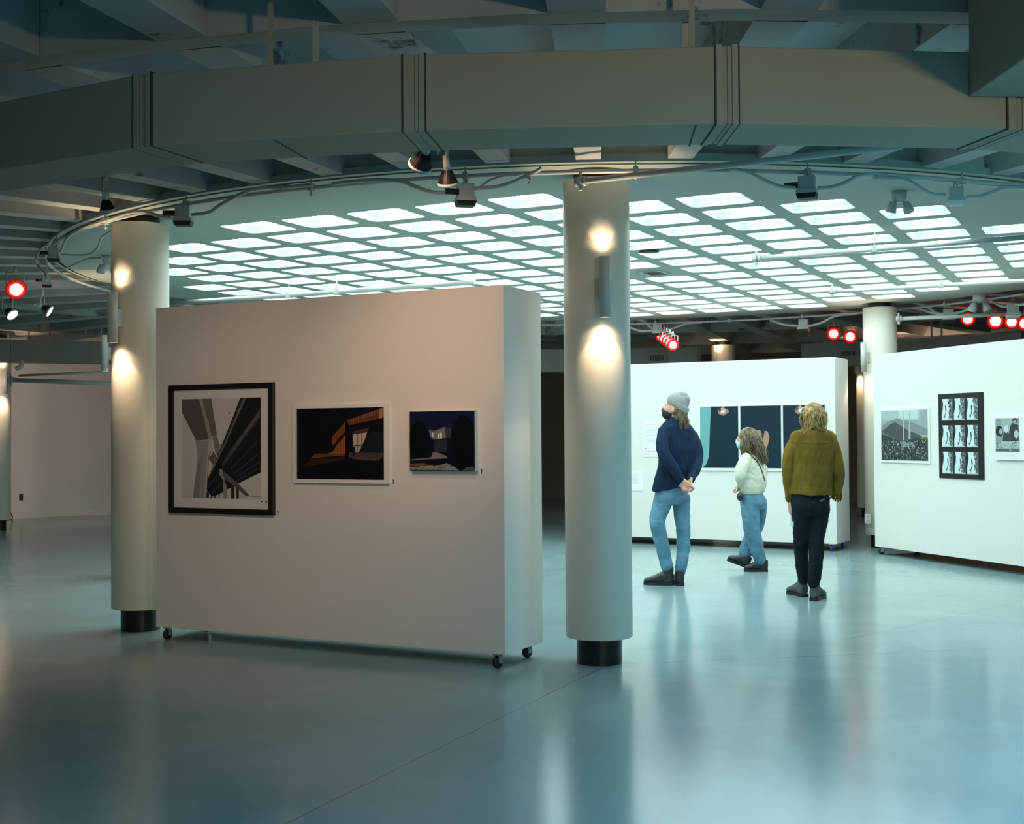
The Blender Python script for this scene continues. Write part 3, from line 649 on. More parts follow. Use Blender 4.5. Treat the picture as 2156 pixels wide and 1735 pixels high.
# ------------------------------------------------------------------ rails, conduits and boxes
ring = thing('ring_rail', (CC.x, CC.y, 3.03), 'pale pipe rail ringing the edge of the round ceiling', 'pipe rail')
MB().tube([(5.29 * math.cos(math.radians(a)), 5.29 * math.sin(math.radians(a)), 0) for a in range(0, 361, 3)], .014, 8, caps=False).build('rail', pipe_paint, ring)
def rail_clamp(x, y, near=True):
    P = atr(x, y, 5.29, near) - Vector((CC.x, CC.y, 3.03)); P.z = 0; b_ = MB(); a = math.atan2(P.y, P.x)
    b_.box(P + Vector((0, 0, .002)), (.045, .03, .045), a); b_.tube([P + Vector((0, 0, .02)), P + Vector((0, 0, .055))], .006, 6)
    b_.tube([P + Vector((.0, 0, -.02)), P + Vector((0, 0, -.055))], .005, 6); b_.box(P + Vector((0, 0, -.045)), (.03, .008, .008), a)
    b_.build('rail_clamp', metal_paint, ring)
for x, y in ((655, 392), (393, 430), (980, 368), (1338, 345), (1700, 362), (2025, 378), (222, 463), (120, 490)): rail_clamp(x, y)
for x, y in ((1380, 680), (1536, 675), (1690, 668), (1990, 650)): rail_clamp(x, y, False)
def conduit(pts, label, r=.0125, rad=5.33, near=True, group=None, mat_=None):
    P = smooth_path([atr(x, y, rad, near) for x, y in pts], 6); o_ = P[0]
    o = MB().tube([p - o_ for p in P], r, 8).build('conduit', mat_ or pipe_paint); o.location = o_
    tag(o, label, 'conduit', group)
conduit([(660, 389), (600, 394), (530, 400), (470, 428), (440, 447), (405, 452)], 'conduit dropping from the rail to the black bottomed box near the left column')
conduit([(362, 458), (335, 455), (310, 446), (295, 445), (268, 449), (232, 461), (190, 474), (160, 487), (142, 500), (128, 530)], 'conduit curving round above the left column')
conduit([(957, 404), (925, 406), (900, 402), (870, 391), (845, 382), (800, 379), (740, 382), (700, 387)], 'sagging conduit left of the central black bottomed box')
conduit([(1000, 397), (1040, 394), (1070, 387), (1100, 374), (1125, 363), (1140, 354)], 'conduit rising right of the central box to a taped end')
conduit([(1010, 395), (1030, 380), (1060, 370), (1090, 368)], 'short thin conduit looping right of the central box', .008)
conduit([(1674, 396), (1640, 392), (1610, 380), (1580, 365), (1555, 358), (1535, 357)], 'conduit dropping left of the right black bottomed box')
conduit([(1722, 396), (1745, 395), (1775, 387), (1805, 372), (1840, 366), (1900, 370), (1990, 377), (2080, 384), (2200, 393)], 'conduit rising right of the right black bottomed box')
conduit([(1990, 410), (1965, 409), (1940, 397), (1915, 382), (1890, 376), (1840, 374)], 'conduit dropping to the white box at the right')
conduit([(2036, 414), (2062, 414), (2090, 404), (2120, 395), (2180, 396)], 'conduit leaving the white box towards the right edge')
conduit([(100, 590), (95, 575), (82, 562), (76, 545), (85, 525), (100, 515)], 'curved conduit left of the stacked boxes near the left edge')
conduit([(130, 535), (150, 537), (185, 536), (205, 522), (214, 500), (225, 492), (246, 478)], 'wavy conduit running to the top of the left column', .009, 5.1)
conduit([(110, 568), (130, 568), (155, 558), (185, 545), (215, 543)], 'conduit running to the twin spotlights beside the left column', .009, 5.1)
for pts, lab in (([(1326, 672), (1345, 672), (1365, 685), (1375, 693)], 'pale conduit over the far rail beside the nearest column'), ([(1325, 688), (1345, 696), (1375, 697), (1400, 697), (1425, 688), (1450, 680), (1480, 679)], 'sagging far conduit left of the red lamp cluster'),
                 ([(1620, 673), (1650, 683), (1680, 686), (1710, 685), (1735, 677), (1760, 665), (1805, 660)], 'sagging far conduit through the small white box'),
                 ([(1925, 637), (1950, 645), (1975, 660), (2000, 661), (2030, 655), (2052, 640)], 'sagging far conduit right of the right column'),
                 ([(2085, 632), (2110, 645), (2130, 644), (2160, 640)], 'far conduit at the right edge above the red lamps'),
                 ([(1885, 648), (1930, 650), (1960, 658), (1985, 663)], 'second sagging far conduit right of the right column')):
    conduit(pts, lab, .018, 5.31, False)
def box_light(px, py, label, s=1.0, black=True, near=True, r=5.33, dark_tray=True, group=None):
    P = atr(px, py, r, near); t = thing('junction_box_light', P, label, 'junction box', group)
    t.rotation_euler.z = math.atan2(P.x, P.y) * -1 + random.uniform(-.25, .25)
    b_ = MB(); b_.box((0, 0, .02 * s), (.10 * s, .07 * s, .08 * s)); bevel(b_.build('housing', metal_paint, t), .003)
    b_ = MB(); b_.hexa([(x * s, y * s, z * s) for z, k in ((-.048, 1.0), (-.02, .88)) for x, y in ((-.064 * k, -.05 * k), (.064 * k, -.05 * k), (.064 * k, .05 * k), (-.064 * k, .05 * k))]); b_.build('reflector_tray', metal_paint, t)
    b_ = MB(); b_.hexa([(x * s, y * s, z * s) for z, k in ((-.078, .86), (-.048, 1.0)) for x, y in ((-.062 * k, -.048 * k), (.062 * k, -.048 * k), (.062 * k, .048 * k), (-.062 * k, .048 * k))]); b_.build('lower_baffle', lamp_black if dark_tray else white_paint, t)
    if black:
        b_ = MB(); b_.tube([(-.05 * s, -.03 * s, .005 * s), (-.13 * s, -.03 * s, .005 * s)], .019 * s, 14); b_.build('sensor', lamp_black, t)
    b_ = MB(); h = max(.02, 3.03 - P.z)
    for x in (-.012, .012): b_.tube([(x * s, 0, .055 * s), (x * s * .4, 0, h)], .005 * s, 6)
    b_.build('hanger', metal_paint, t)
    return t
box_light(386, 452, 'white box with a black underside hanging beside the top of the left column')
box_light(980, 408, 'white box with a black underside hanging at the middle of the near rail')
box_light(1699, 392, 'white box with a black underside hanging right of the nearest column')
box_light(2012, 411, 'small white box without black underside on the conduit at the right', .85, False, dark_tray=False)
box_light(113, 535, 'upper of the two boxes stacked near the left edge', .8, True)
box_light(98, 592, 'lower of the two boxes stacked near the left edge', .7, True, r=5.2)
for x, y, l in ((1384, 693, 'small far box beside the red lamp cluster'), (1692, 684, 'small far box left of the pair of red lamps'), (1997, 664, 'small far box right of the right column')):
    box_light(x, y, l, 1.25, False, False, 5.31, True)
box_light(2133, 653, 'small far box above the red lamps at the right edge', 1.25, False, False, 5.31, False)
def straight_pipe(p, q, label, r, clampend=True, hang=None):
    p, q = Vector(p), Vector(q); t = thing('hanging_pipe', p, label, 'pipe rail')
    MB().tube([(0, 0, 0), q - p], r, 12).build('pipe', pipe_paint, t)
    if clampend:
        b_ = MB(); d = (q - p).normalized(); b_.tube([-d * .03, d * .01], r * 1.5, 12); b_.tube([d * .02, d * .04], r * 1.6, 12); b_.tube([(0, 0, 0), (0, 0, r * 3)], r * .5, 8); b_.box((0, 0, -r * 2), (r, r, r * 1.6)); b_.build('end_clamp', metal_paint, t)
    for k in (hang or []):
        P = (q - p) * k; b_ = MB(); b_.tube([P, P + Vector((0, 0, ZS - (p + P).z))], .004, 6); b_.box(P, (r * 2.4, r * 2.4, r * 2.4)); b_.build('hanger', metal_paint, t)
straight_pipe(atz(1222, 382, 2.95), atz(1900, 307, 2.95), 'dark thick pipe crossing in front of the top of the nearest column', .019, True)
straight_pipe(atz(1592, 544, 2.94), atz(2230, 494, 2.94), 'upper of the two long pale pipes below the light grid at the right', .021, True, [.42])
straight_pipe(atz(1752, 614, 2.94), atz(2230, 587, 2.94), 'lower of the two long pale pipes below the light grid at the right', .021, True, [.5])
straight_pipe(atz(330, 641, 2.94), atz(1000, 594, 2.94), 'long pale pipe just above the big front display wall', .025, False, [.45, .60])
straight_pipe(atz(1892, 671, 2.86), atz(2300, 655, 2.86), 'pipe with an end clamp right of the right column', .024, True)
# left back pipes
for (x0, y0, x1, y1, l, r) in ((22, 800, 330, 811, 'long pipe over the back left wall', .030), (40, 791, 330, 778, 'thin pipe above the back left wall', .016), (-30, 660, 330, 640, 'pale pipe near the ceiling at far left', .012)):
    straight_pipe(aty(x0, y0, 17.5), aty(x1, y1, 17.5), l, r, r > .02)
tag(MB().tube(smooth_path([aty(34, 777, 17.4), aty(45, 770, 17.4), aty(45, 760, 17.4)], 5), .03, 10).build('pipe_elbow', pipe_paint), 'white wrapped pipe elbow over the back left wall', 'pipe')
# tape bit
o = MB().tube([atr(1113, 372, 5.33), atr(1118, 380, 5.33), atr(1112, 388, 5.33)], [.012, .006, .009], 7).build('tape_tail', white_paint); tag(o, 'torn tape tail hanging from the conduit left of the nearest column', 'tape')

# ------------------------------------------------------------------ lamps
def spotlight(P, aim, label, glow=None, s=1.0, group=None, yoke=.16, halo=None):
    """PAR head on a yoke; aim is the direction it shines"""
    t = thing('spotlight', P, label, 'spotlight', group); d = Vector(aim).normalized()
    b_ = MB()
    b_.lathe([(.020 * s, -.085 * s), (.026 * s, -.075 * s)], (0, 0, 0), d, 24)
    prof = []
    b_.lathe([(.024 * s, -.078 * s), (.034 * s, -.060 * s), (.052 * s, -.028 * s), (.060 * s, 0)], (0, 0, 0), d, 24)
    a = Vector((0, 0, 1)) if abs(d.z) < .9 else Vector((1, 0, 0)); u = d.cross(a).normalized(); w_ = d.cross(u)
    for k in range(20):
        q = u * math.cos(2 * PI * k / 20) + w_ * math.sin(2 * PI * k / 20)
        n_ = d.cross(q) * .0014 * s
        b_.hexa([d * (-.078 * s) + q * .022 * s - n_, d * (-.078 * s) + q * .022 * s + n_, d * (-.002 * s) + q * .058 * s + n_, d * (-.002 * s) + q * .058 * s - n_,
                 d * (-.078 * s) + q * .031 * s - n_, d * (-.078 * s) + q * .031 * s + n_, d * (-.002 * s) + q * .064 * s + n_, d * (-.002 * s) + q * .064 * s - n_])
    b_.build('finned_bulb', lamp_black, t)
    MB().lathe([(.062 * s, -.004 * s), (.067 * s, 0), (.067 * s, .014 * s), (.058 * s, .014 * s), (.058 * s, .004 * s)], (0, 0, 0), d, 28).build('rim', metal_paint if not halo else halo, t)
    if halo:  # glowing rings imitate the red halation around the lamp
        MB().lathe([(.060 * s, .008 * s), (.078 * s, .006 * s), (.078 * s, .0)], (0, 0, 0), d, 28).build('halation_ring', red_halo, t)
        MB().lathe([(.078 * s, .006 * s), (.094 * s, .004 * s), (.094 * s, .0)], (0, 0, 0), d, 28).build('halation_ring', red_outer, t)
    MB().lathe([(.001, -.17 * s), (.021 * s, -.17 * s), (.022 * s, -.08 * s), (.001, -.08 * s)], (0, 0, 0), d, 20).build('neck', metal_paint, t)
    MB().disc(d * .006 * s, d, .058 * s, 28).build('lens', glow or metal_paint, t)
    b_ = MB(); side = u if abs(u.z) < .5 else w_; side = Vector((side.x, side.y, 0)).normalized(); c = d * (-.08 * s)
    for k in (-1, 1): b_.tube([c + side * k * .075 * s, c + side * k * .075 * s + Vector((0, 0, yoke))], .006, 6)
    b_.tube([c - side * .075 * s + Vector((0, 0, yoke)), c + side * .075 * s + Vector((0, 0, yoke))], .006, 6)
    b_.tube([c + Vector((0, 0, yoke)), c + Vector((0, 0, yoke + .06))], .012, 8)
    b_.build('yoke', metal_paint, t)
    return t
spotlight(aty(885, 347, 6.5), (-.35, .62, -.62), 'black finned spotlight head hanging under the duct, upper left one of the pair', s=.95, yoke=.10)
spotlight(aty(943, 385, 6.9), (.05, .42, -.9), 'black finned spotlight head beside the central box, lower one of the pair', s=.88, yoke=.12)
spotlight(aty(226, 440, 8.6), (.05, .42, -.9), 'black domed spotlight on the rail above the left column', s=.78, yoke=.14)
red_halo = mat('red_halation_inner', (.3, .0, .0), .6, emit=(1, .012, .008), es=1.3)  # emissive red standing in for halation glow on rim and inner ring
red_outer = mat('red_halation_outer', (.2, .0, .0), .7, emit=(1, .01, .01), es=.28)  # fainter outer band of the imitated halation glow
red_lens = mat('glowing_red_lamp_glass', (1, .6, .5), .4, emit=(1, .30, .2), es=14)
nt = red_lens.node_tree
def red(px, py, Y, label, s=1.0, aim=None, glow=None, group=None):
    P = aty(px, py, Y); return spotlight(P, aim or (CAM - P), label, glow or red_lens, s, group, .12, red_halo if not glow else None)
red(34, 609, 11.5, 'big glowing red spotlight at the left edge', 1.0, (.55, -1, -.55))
red(25, 662, 12.5, 'lit spotlight seen from the side below the red one at the left edge', .95, (1, -.4, -.95), white_glow)
red(103, 655, 12.5, 'edge on lit spotlight right of the red one at the left', .9, (1, .12, -.6), white_glow)
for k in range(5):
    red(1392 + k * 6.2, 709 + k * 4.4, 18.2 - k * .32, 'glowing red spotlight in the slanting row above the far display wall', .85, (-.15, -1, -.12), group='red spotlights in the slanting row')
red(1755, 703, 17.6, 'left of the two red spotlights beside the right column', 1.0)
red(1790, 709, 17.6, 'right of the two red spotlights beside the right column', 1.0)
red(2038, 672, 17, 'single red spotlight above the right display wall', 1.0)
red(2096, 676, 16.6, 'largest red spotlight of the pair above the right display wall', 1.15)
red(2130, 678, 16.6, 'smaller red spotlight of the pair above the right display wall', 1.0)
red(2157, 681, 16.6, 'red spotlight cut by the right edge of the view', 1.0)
def twin(px, py, label, s=1.0):
    P = atz(px, py, ZS); t = thing('twin_spotlight', P, label, 'twin spotlight')
    MB().lathe([(.001, 0), (.05 * s, 0), (.05 * s, -.05 * s), (.03 * s, -.075 * s), (.001, -.075 * s)], seg=20).build('base', metal_paint, t)
    for k in (-1, 1):
        b_ = MB(); e = Vector((k * .055 * s, -.01, -.115 * s)); ax = Vector((k * .25, -.35 if k > 0 else .2, -1)).normalized()
        b_.tube([(k * .02 * s, 0, -.06 * s), e - ax * .02], .010 * s, 8)
        b_.lathe([(.001, -.045 * s), (.022 * s, -.04 * s), (.034 * s, .0), (.036 * s, .03 * s), (.028 * s, .032 * s), (.012 * s, .022 * s), (.001, .02 * s)], e, ax, 20)
        b_.build('lamp_head', metal_paint, t)
twin(1893, 403, 'white twin spotlight on the round ceiling at the right')
twin(228, 538, 'white twin spotlight on the ceiling left of the left column', 1.1)
twin(2062, 618, 'pale twin spotlight at the far right edge of the round ceiling', 1.5)
# small ceiling plates
o = MB().lathe([(.001, -.012), (.09, -.012), (.09, 0)], seg=24).build('ceiling_plate', lamp_black); o.location = atz(1367, 528, ZS); tag(o, 'small dark round plate between light coffers right of the nearest column', 'ceiling plate')
c = lat(.55, 7.3); t = thing('ceiling_vent', (c.x, c.y, ZS), 'flat grille in the blank field among the light coffers', 'vent'); 
b_ = MB(); b_.box((0, 0, -.006), (.30, .24, .012), math.radians(60)); b_.build('frame', metal_paint, t); b_ = MB(); [b_.box(Matrix.Rotation(math.radians(60), 3, 'Z') @ Vector((0, y, -.014)), (.25, .012, .004), math.radians(60)) for y in (-.08, -.05, -.02, .01, .04, .07)]; b_.build('slats', seam_dark, t)
# lights that wash the front wall, set behind the duct above the viewer
WARM = (1, .64, .43)
for nm, P, A_, e, sz, bl in (('wall_wash', (-.65, 6.25, 3.0), (-.33, 7.95, 2.12), 62, 58, 1.0), ('wall_wash', (-1.3, 5.6, 2.56), (-1.25, 8.4, 1.0), 84, 84, 1.0), ('wall_wash', (-2.6, 6.2, 2.56), (-2.25, 8.9, 1.1), 27, 84, 1.0)):
    spot(nm, P, A_, e, WARM, sz, bl, .05)
def bulb(loc, e, col, rad=.25):
    l = bpy.data.lights.new('room_lamp', 'POINT'); l.energy = e; l.color = col; l.shadow_soft_size = rad
    o = bpy.data.objects.new('room_lamp', l); C.objects.link(o); o.location = loc
for P_, A_, e in (((-3.5, -2.0, 2.2), (-1.0, 5, 2.75), 260), ((3.0, -2.0, 2.2), (1.0, 5, 2.75), 330)): spot('fill_spot', P_, A_, e, (1, .84, .56), 50, 1, .15)  # added fill behind the viewer, warms the duct face
for k, (P_, e) in enumerate((((2.9, 4.0, 2.95), 125), ((1.6, 1.4, 2.95), 80), ((-1.6, 1.8, 2.95), 10), ((3.9, 6.1, 2.95), 110))):   # cool fill discs added out of view to tint floor and ceiling blue
    la = bpy.data.lights.new('cool_fill_light', 'AREA'); la.shape = 'DISK'; la.size = .9; la.energy = e; la.color = (.20, .70, 1)
    lo = bpy.data.objects.new('cool_fill_light', la); C.objects.link(lo); lo.location = P_
spot('back_wall_wash', (-5.6, 20.0, 2.5), (-7.8, 23.5, 1.5), 130, (1, .74, .60), 120, 1, .06)
spot('back_wall_wash', (-8.2, 18.8, 2.5), (-9.6, 22.0, 1.5), 70, (1, .74, .60), 120, 1, .06)
spot('back_wall_wash', (6.2, 20.9, 2.7), (7.2, 21.5, 3.4), 20, (1, .72, .5), 120, 1, .06)
spot('back_wall_wash', (7.0, 20.0, 2.5), (8.2, 25.0, .6), 90, (1, .62, .38), 120, 1, .06)
spot('back_wall_wash', (2.5, 21.2, 2.45), (2.0, 25.5, .4), 60, (1, .62, .38), 130, 1, .06)
spot('beam_wash', aty(108, 660, 13), aty(60, 652, 16.5), 12, (1, .85, .8), 80, 1, .05)
# ------------------------------------------------------------------ outlets and cord
plate = mat('outlet_plate', (.75, .74, .70), .5)
p = aty(1827, 1092, 15.9)
t = thing('wall_outlet', p, 'white outlet plate low on the right column', 'outlet'); b_ = MB(); b_.box((0, 0, 0), (.075, .02, .12)); bevel(b_.build('plate', plate, t), .004); b_ = MB(); b_.box((0, -.011, .025), (.03, .003, .03)); b_.box((0, -.011, -.025), (.03, .003, .03)); b_.build('sockets', metal_paint, t)
for x, y, l in ((44, 1047, 'dark outlet on the back left wall'), (11, 1050, 'outlet with a plugged cord at the left edge')):
    d = ray(x, y); s_ = None
    lo2, hi2 = 15., 30.
    for _ in range(40):
        m_ = (lo2 + hi2) / 2; P = aty(x, y, m_); rr_ = math.hypot(P.x - CC.x, P.y - CC.y); an = math.degrees(math.atan2(P.y - CC.y, P.x - CC.x))
        if rr_ < wall_r(an) - .03: lo2 = m_
        else: hi2 = m_
    P = aty(x, y, lo2); t = thing('wall_outlet', P, l, 'outlet'); t.rotation_euler.z = math.radians(an - 90)
    b_ = MB(); b_.box((0, 0, 0), (.07, .02, .12)); b_.build('plate', lamp_black if x > 20 else plate, t)
    if x < 20:
        b_ = MB(); b_.box((.0, -.04, 0), (.06, .05, .05)); b_.build('plug', seam_dark, t)
        q = Vector((P.x, P.y - .12, 0)); pts = [P + Vector((0, -.06, 0)), P + Vector((.08, -.1, .02)), P + Vector((.13, -.12, -.10)), Vector((P.x + .15, P.y - .15, .16)), Vector((P.x + .18, P.y - .16, .012)), Vector((P.x + .05, P.y - .5, .012))]
        tag(MB().tube(smooth_path(pts, 6), .010, 7).build('power_cord', seam_dark), 'black power cord hanging from the outlet at the left edge', 'cord')
#@@PEOPLE
# ------------------------------------------------------------------ visitors
from mathutils import noise
def loftv(b_, rings, seg=20, mi=0):
    """closed loft through rings (centre, A, B): points c + A cos + B sin; rounded ends"""
    R = []
    c0, A0, B0 = rings[0]; c1, A1, B1 = rings[-1]
    n0 = (Vector(rings[0][0]) - Vector(rings[1][0])).normalized(); n1 = (Vector(rings[-1][0]) - Vector(rings[-2][0])).normalized()
    vs = []; 
    for c, A, B in rings: vs += [Vector(c) + Vector(A) * math.cos(2 * PI * k / seg) + Vector(B) * math.sin(2 * PI * k / seg) for k in range(seg)]
    n = len(rings); fs = [(i * seg + k, i * seg + (k + 1) % seg, (i + 1) * seg + (k + 1) % seg, (i + 1) * seg + k) for i in range(n - 1) for k in range(seg)]
    fs += [tuple(range(seg))[::-1], tuple(range((n - 1) * seg, n * seg))]
    return b_.add(vs, fs, mi, True)
def ellipsoid(b_, c, X, Y, Z, nu=16, nv=10):
    c = Vector(c); rg = []
    for i in range(nv + 1):
        t = -PI / 2 + PI * i / nv; k = max(math.cos(t), .02); rg.append((c + Vector(Z) * math.sin(t), Vector(X) * k, Vector(Y) * k))
    return loftv(b_, rg, nu)
def balls(b_, pts, rs, seg=14):
    """tapered limb with round joints"""
    P = smooth_path(pts, 5); n = len(pts); R = []
    for i in range(len(P)):
        t = i / 5; k = min(int(t), n - 2); u = t - k; R.append(rs[k] * (1 - u) + rs[min(k + 1, n - 1)] * u)
    b_.tube(P, R, seg); 
    for p, r in ((P[0], R[0]), (P[-1], R[-1])): ellipsoid(b_, p, (r, 0, 0), (0, r, 0), (0, 0, r), 12, 8)
def finish(b_, name, m, parent, origin, vox=.008, smooth=2, fold=0, fscale=(9, 9, 4), seed=0, cut=None):
    """fuse the volumes into one skin, smooth, add cloth folds"""
    o = b_.build(name, m, None)
    md = o.modifiers.new('r', 'REMESH'); md.mode = 'VOXEL'; md.voxel_size = vox; md.use_smooth_shade = True
    if smooth: sm = o.modifiers.new('s', 'SMOOTH'); sm.iterations = smooth; sm.factor = .5
    dg = bpy.context.evaluated_depsgraph_get(); me = bpy.data.meshes.new_from_object(o.evaluated_get(dg)); old = o.data; o.modifiers.clear(); o.data = me; bpy.data.meshes.remove(old)
    me.name = name
    nrm = [v.normal.copy() for v in me.vertices]
    for v, nn in zip(me.vertices, nrm):
        co = v.co
        if fold:
            f = noise.noise(Vector((co.x * fscale[0], co.y * fscale[1], co.z * fscale[2])) + Vector((seed, 0, 0))) * .65 + abs(noise.noise(Vector((co.x * fscale[0] * 2.2, co.y * fscale[1] * 2.2, co.z * fscale[2] * 2.6)) + Vector((0, seed, 5)))) * .5 - .12
            v.co = co + nn * f * fold
        v.co -= origin
    for p in me.polygons: p.use_smooth = True
    if not me.materials: me.materials.append(m)
    o.location = (0, 0, 0) if parent else origin
    if parent: o.parent = parent
    return o
def head(b_, c, f, u):
    f = Vector(f).normalized(); u = Vector(u); u = (u - f * u.dot(f)).normalized(); r = f.cross(u)
    c = Vector(c)
    ellipsoid(b_, c + u * .032 - f * .012, r * .076, f * .096, u * .088)
    ellipsoid(b_, c - u * .045 + f * .028, r * .056, f * .066, u * .066)
    ellipsoid(b_, c - u * .01 + f * .03, r * .066, f * .07, u * .075)
    balls(b_, [c + f * .090 + u * .022, c + f * .104 - u * .006, c + f * .108 - u * .020], [.008, .010, .013], 8)
    balls(b_, [c + f * .088 - u * .055 - r * .02, c + f * .095 - u * .055, c + f * .088 - u * .055 + r * .02], [.006, .008, .006], 8)
    balls(b_, [c + f * .070 + u * .034 - r * .045, c + f * .084 + u * .032, c + f * .070 + u * .034 + r * .045], [.008, .009, .008], 8)
    for k in (-1, 1): ellipsoid(b_, c + r * k * .076 - u * .008 - f * .006, f * .017, r * .009 * k + f * -.005, u * .031, 10, 8)
    return f, u, r
def hand(b_, W, d, n, flip=1, curl=.5, grip=.6, s=1.0):
    """palm, four fingers, thumb: W wrist, d finger direction, n palm normal"""
    d = Vector(d).normalized(); n = Vector(n); n = (n - d * n.dot(d)).normalized(); w = d.cross(n) * flip; W = Vector(W)
    loftv(b_, [(W - d * .03 * s, w * .026 * s, n * .019 * s), (W, w * .026 * s, n * .017 * s), (W + d * .03 * s, w * .036 * s, n * .016 * s), (W + d * .065 * s, w * .041 * s, n * .014 * s), (W + d * .088 * s, w * .039 * s, n * .011 * s)], 16)
    for i, (off, L) in enumerate(((-.030, .062), (-.010, .076), (.010, .080), (.029, .070))):
        p = W + d * .08 * s + w * off * s; a = curl * (.75 + .12 * i); pts = [p]; ang = a * .5; dd = d
        for k, fr in enumerate((.46, .30, .24)):
            dd = d * math.cos(ang) + n * math.sin(ang); p = p + dd * L * fr * s * 1.15; pts.append(p); ang += a * .9
        balls(b_, pts, [.0092 * s, .0086 * s, .008 * s, .0068 * s], 10)
    p = W + d * .018 * s + w * .028 * s; dd = (d * .65 + w * .75 * (1 - grip * .4) + n * grip * .6).normalized(); q = p + dd * .042 * s; d2 = (dd * .8 + n * grip * .6 + d * .3).normalized(); r_ = q + d2 * .034 * s
    balls(b_, [p, q, r_, r_ + (d2 + n * .2 * grip).normalized() * .022 * s], [.014 * s, .0105 * s, .0095 * s, .008 * s], 10)
def boot(P, d, name_mat, parent, origin, L=.28, shaft=.15, tilt=0, sole_m=None, w=.046, lean=(0, 0)):
    """P heel centre on the floor, d horizontal toe direction"""
    d = Vector((d[0], d[1], 0)).normalized(); sd = Vector((-d.y, d.x, 0)); up = Vector((0, 0, 1)); P = Vector(P)
    T = Matrix.Rotation(tilt, 3, sd) if tilt else Matrix.Identity(3)
    def q(v): return P + T @ v
    b_ = MB(); R = []
    for (x, wd, h, base) in ((-.035, .026, .035, .022), (-.02, .039, .05, .02), (.03, .042, .058, .02), (.08, .042, .056, .018), (.12, .044, .046, .018), (.16, .048, .036, .018), (.20, .047, .030, .018), (.235, .038, .024, .018), (.252, .018, .015, .02)):
        x = x * L / .28; R.append((q(d * x + up * (base + h)), T @ (sd * wd * w / .046), T @ (up * h)))
    loftv(b_, R, 18)
    loftv(b_, [(q(d * .016 + up * .03), T @ (sd * .042), T @ (d * .050)), (q(d * .022 + up * .08), T @ (sd * .042), T @ (d * .060)), (q(d * .014 + up * .12), T @ (sd * .042), T @ (d * .050)), (q(d * .012 + up * shaft) + Vector((lean[0], lean[1], 0)), T @ (sd * .044), T @ (d * .050))], 18)
    o = finish(b_, 'boot', name_mat, parent, origin, .006, 2)
    s = MB(); R = []
    for (x, wd) in ((-.040, .022), (-.03, .034), (.0, .040), (.045, .038), (.09, .036), (.15, .047), (.2, .048), (.24, .036), (.256, .012)):
        x = x * L / .28; R.append((x, wd))
    poly = [(x, wd) for x, wd in R] + [(x, -wd) for x, wd in R[::-1]]
    vb = [q(d * x + sd * y) - origin for x, y in poly]; vt = [q(d * x + sd * y + up * .028) - origin for x, y in poly]; n = len(poly)
    s.add(vb + vt, [tuple(range(n)), tuple(range(n, 2 * n))] + [(i, (i + 1) % n, n + (i + 1) % n, n + i) for i in range(n)])
    so_ = s.build('sole', sole_m or rubber, o); so_.location = (0, 0, 0)
    return o
def cloth_mat(name, col, rough=.85, n=.10, scale=30, bump=.25): return mat(name, col, rough, spec=.2, noise=n, nscale=scale, bump=bump, bscale=350)
skin = mat('skin', (.68, .37, .27), .5, spec=.35, noise=.05, nscale=20)
denim = cloth_mat('light_blue_denim', (.125, .26, .36), .85, .28, 9)
denim2 = cloth_mat('wide_blue_denim', (.115, .25, .34), .85, .25, 9)
black_denim = cloth_mat('black_denim', (.008, .014, .022), .85, .3, 9)
navy_cloth = cloth_mat('navy_wool', (.009, .024, .054), .9, .15, 14)
suede = cloth_mat('olive_suede', (.20, .122, .020), .95, .25, 7)
cream = cloth_mat('cream_fleece', (.74, .72, .58), .95, .06, 12)
beanie_m = cloth_mat('grey_knit', (.34, .35, .33), .95, .08, 60, .6)
leather = mat('dark_leather', (.022, .024, .024), .45, noise=.2, nscale=20); grey_suede = cloth_mat('grey_suede_boot', (.11, .12, .115), .9, .15, 15)
hair_dark = mat('dark_blond_hair', (.16, .12, .065), .55, spec=.4, noise=.45, nscale=26); hair_blond = mat('blond_hair', (.42, .28, .11), .5, spec=.4, noise=.6, nscale=24); hair_brown = mat('ash_brown_hair', (.18, .13, .075), .55, spec=.4, noise=.45, nscale=24)
mask_black = mat('black_face_mask', (.012, .012, .014), .7); mask_blue = mat('pale_blue_face_mask', (.55, .75, .82), .7); eye_m = mat('eye', (.16, .14, .13), .3)
def eyes(parent, c, f, u, r, origin):
    for k in (-1, 1): ellip = MB(); ellipsoid(ellip, c + f * .073 + r * k * .031 + u * .012 - origin, r * .0125, f * .0125, u * .010, 12, 8); ellip.build('eye', eye_m, parent)
def locks(b_, roots, end_fn, n, r0=.007, r1_=.002, wave=.01, seed=1, steps=7, bulge=.03):
    rnd = random.Random(seed)
    for i in range(n):
        p = roots(rnd); e = end_fn(p, rnd); ph = rnd.uniform(0, 6.28); a = Vector((rnd.uniform(-1, 1), rnd.uniform(-1, 1), 0)); L = []
        for k in range(steps):
            t = k / (steps - 1); q = p[0].lerp(e, t) + p[1] * (math.sin(t * PI) * bulge) + a * wave * math.sin(ph + t * 9) * t; L.append(q)
        rr = r0 * rnd.uniform(.6, 1.2); b_.tube(L, [rr * (1 - t / (steps - 1)) + r1_ * t / (steps - 1) for t in range(steps)], 6)

def person_torso(b_, rings, ax, fw, P):
    """rings: (x px, y px, dy, half width, half depth, tilt)"""
    ax = Vector(ax).normalized(); fw = Vector(fw).normalized(); out = []
    for (x, y, dy, hw, hd, tl) in rings: out.append((P(x, y, dy), ax * hw + Vector((0, 0, tl)), fw * hd))
    loftv(b_, out, 28)

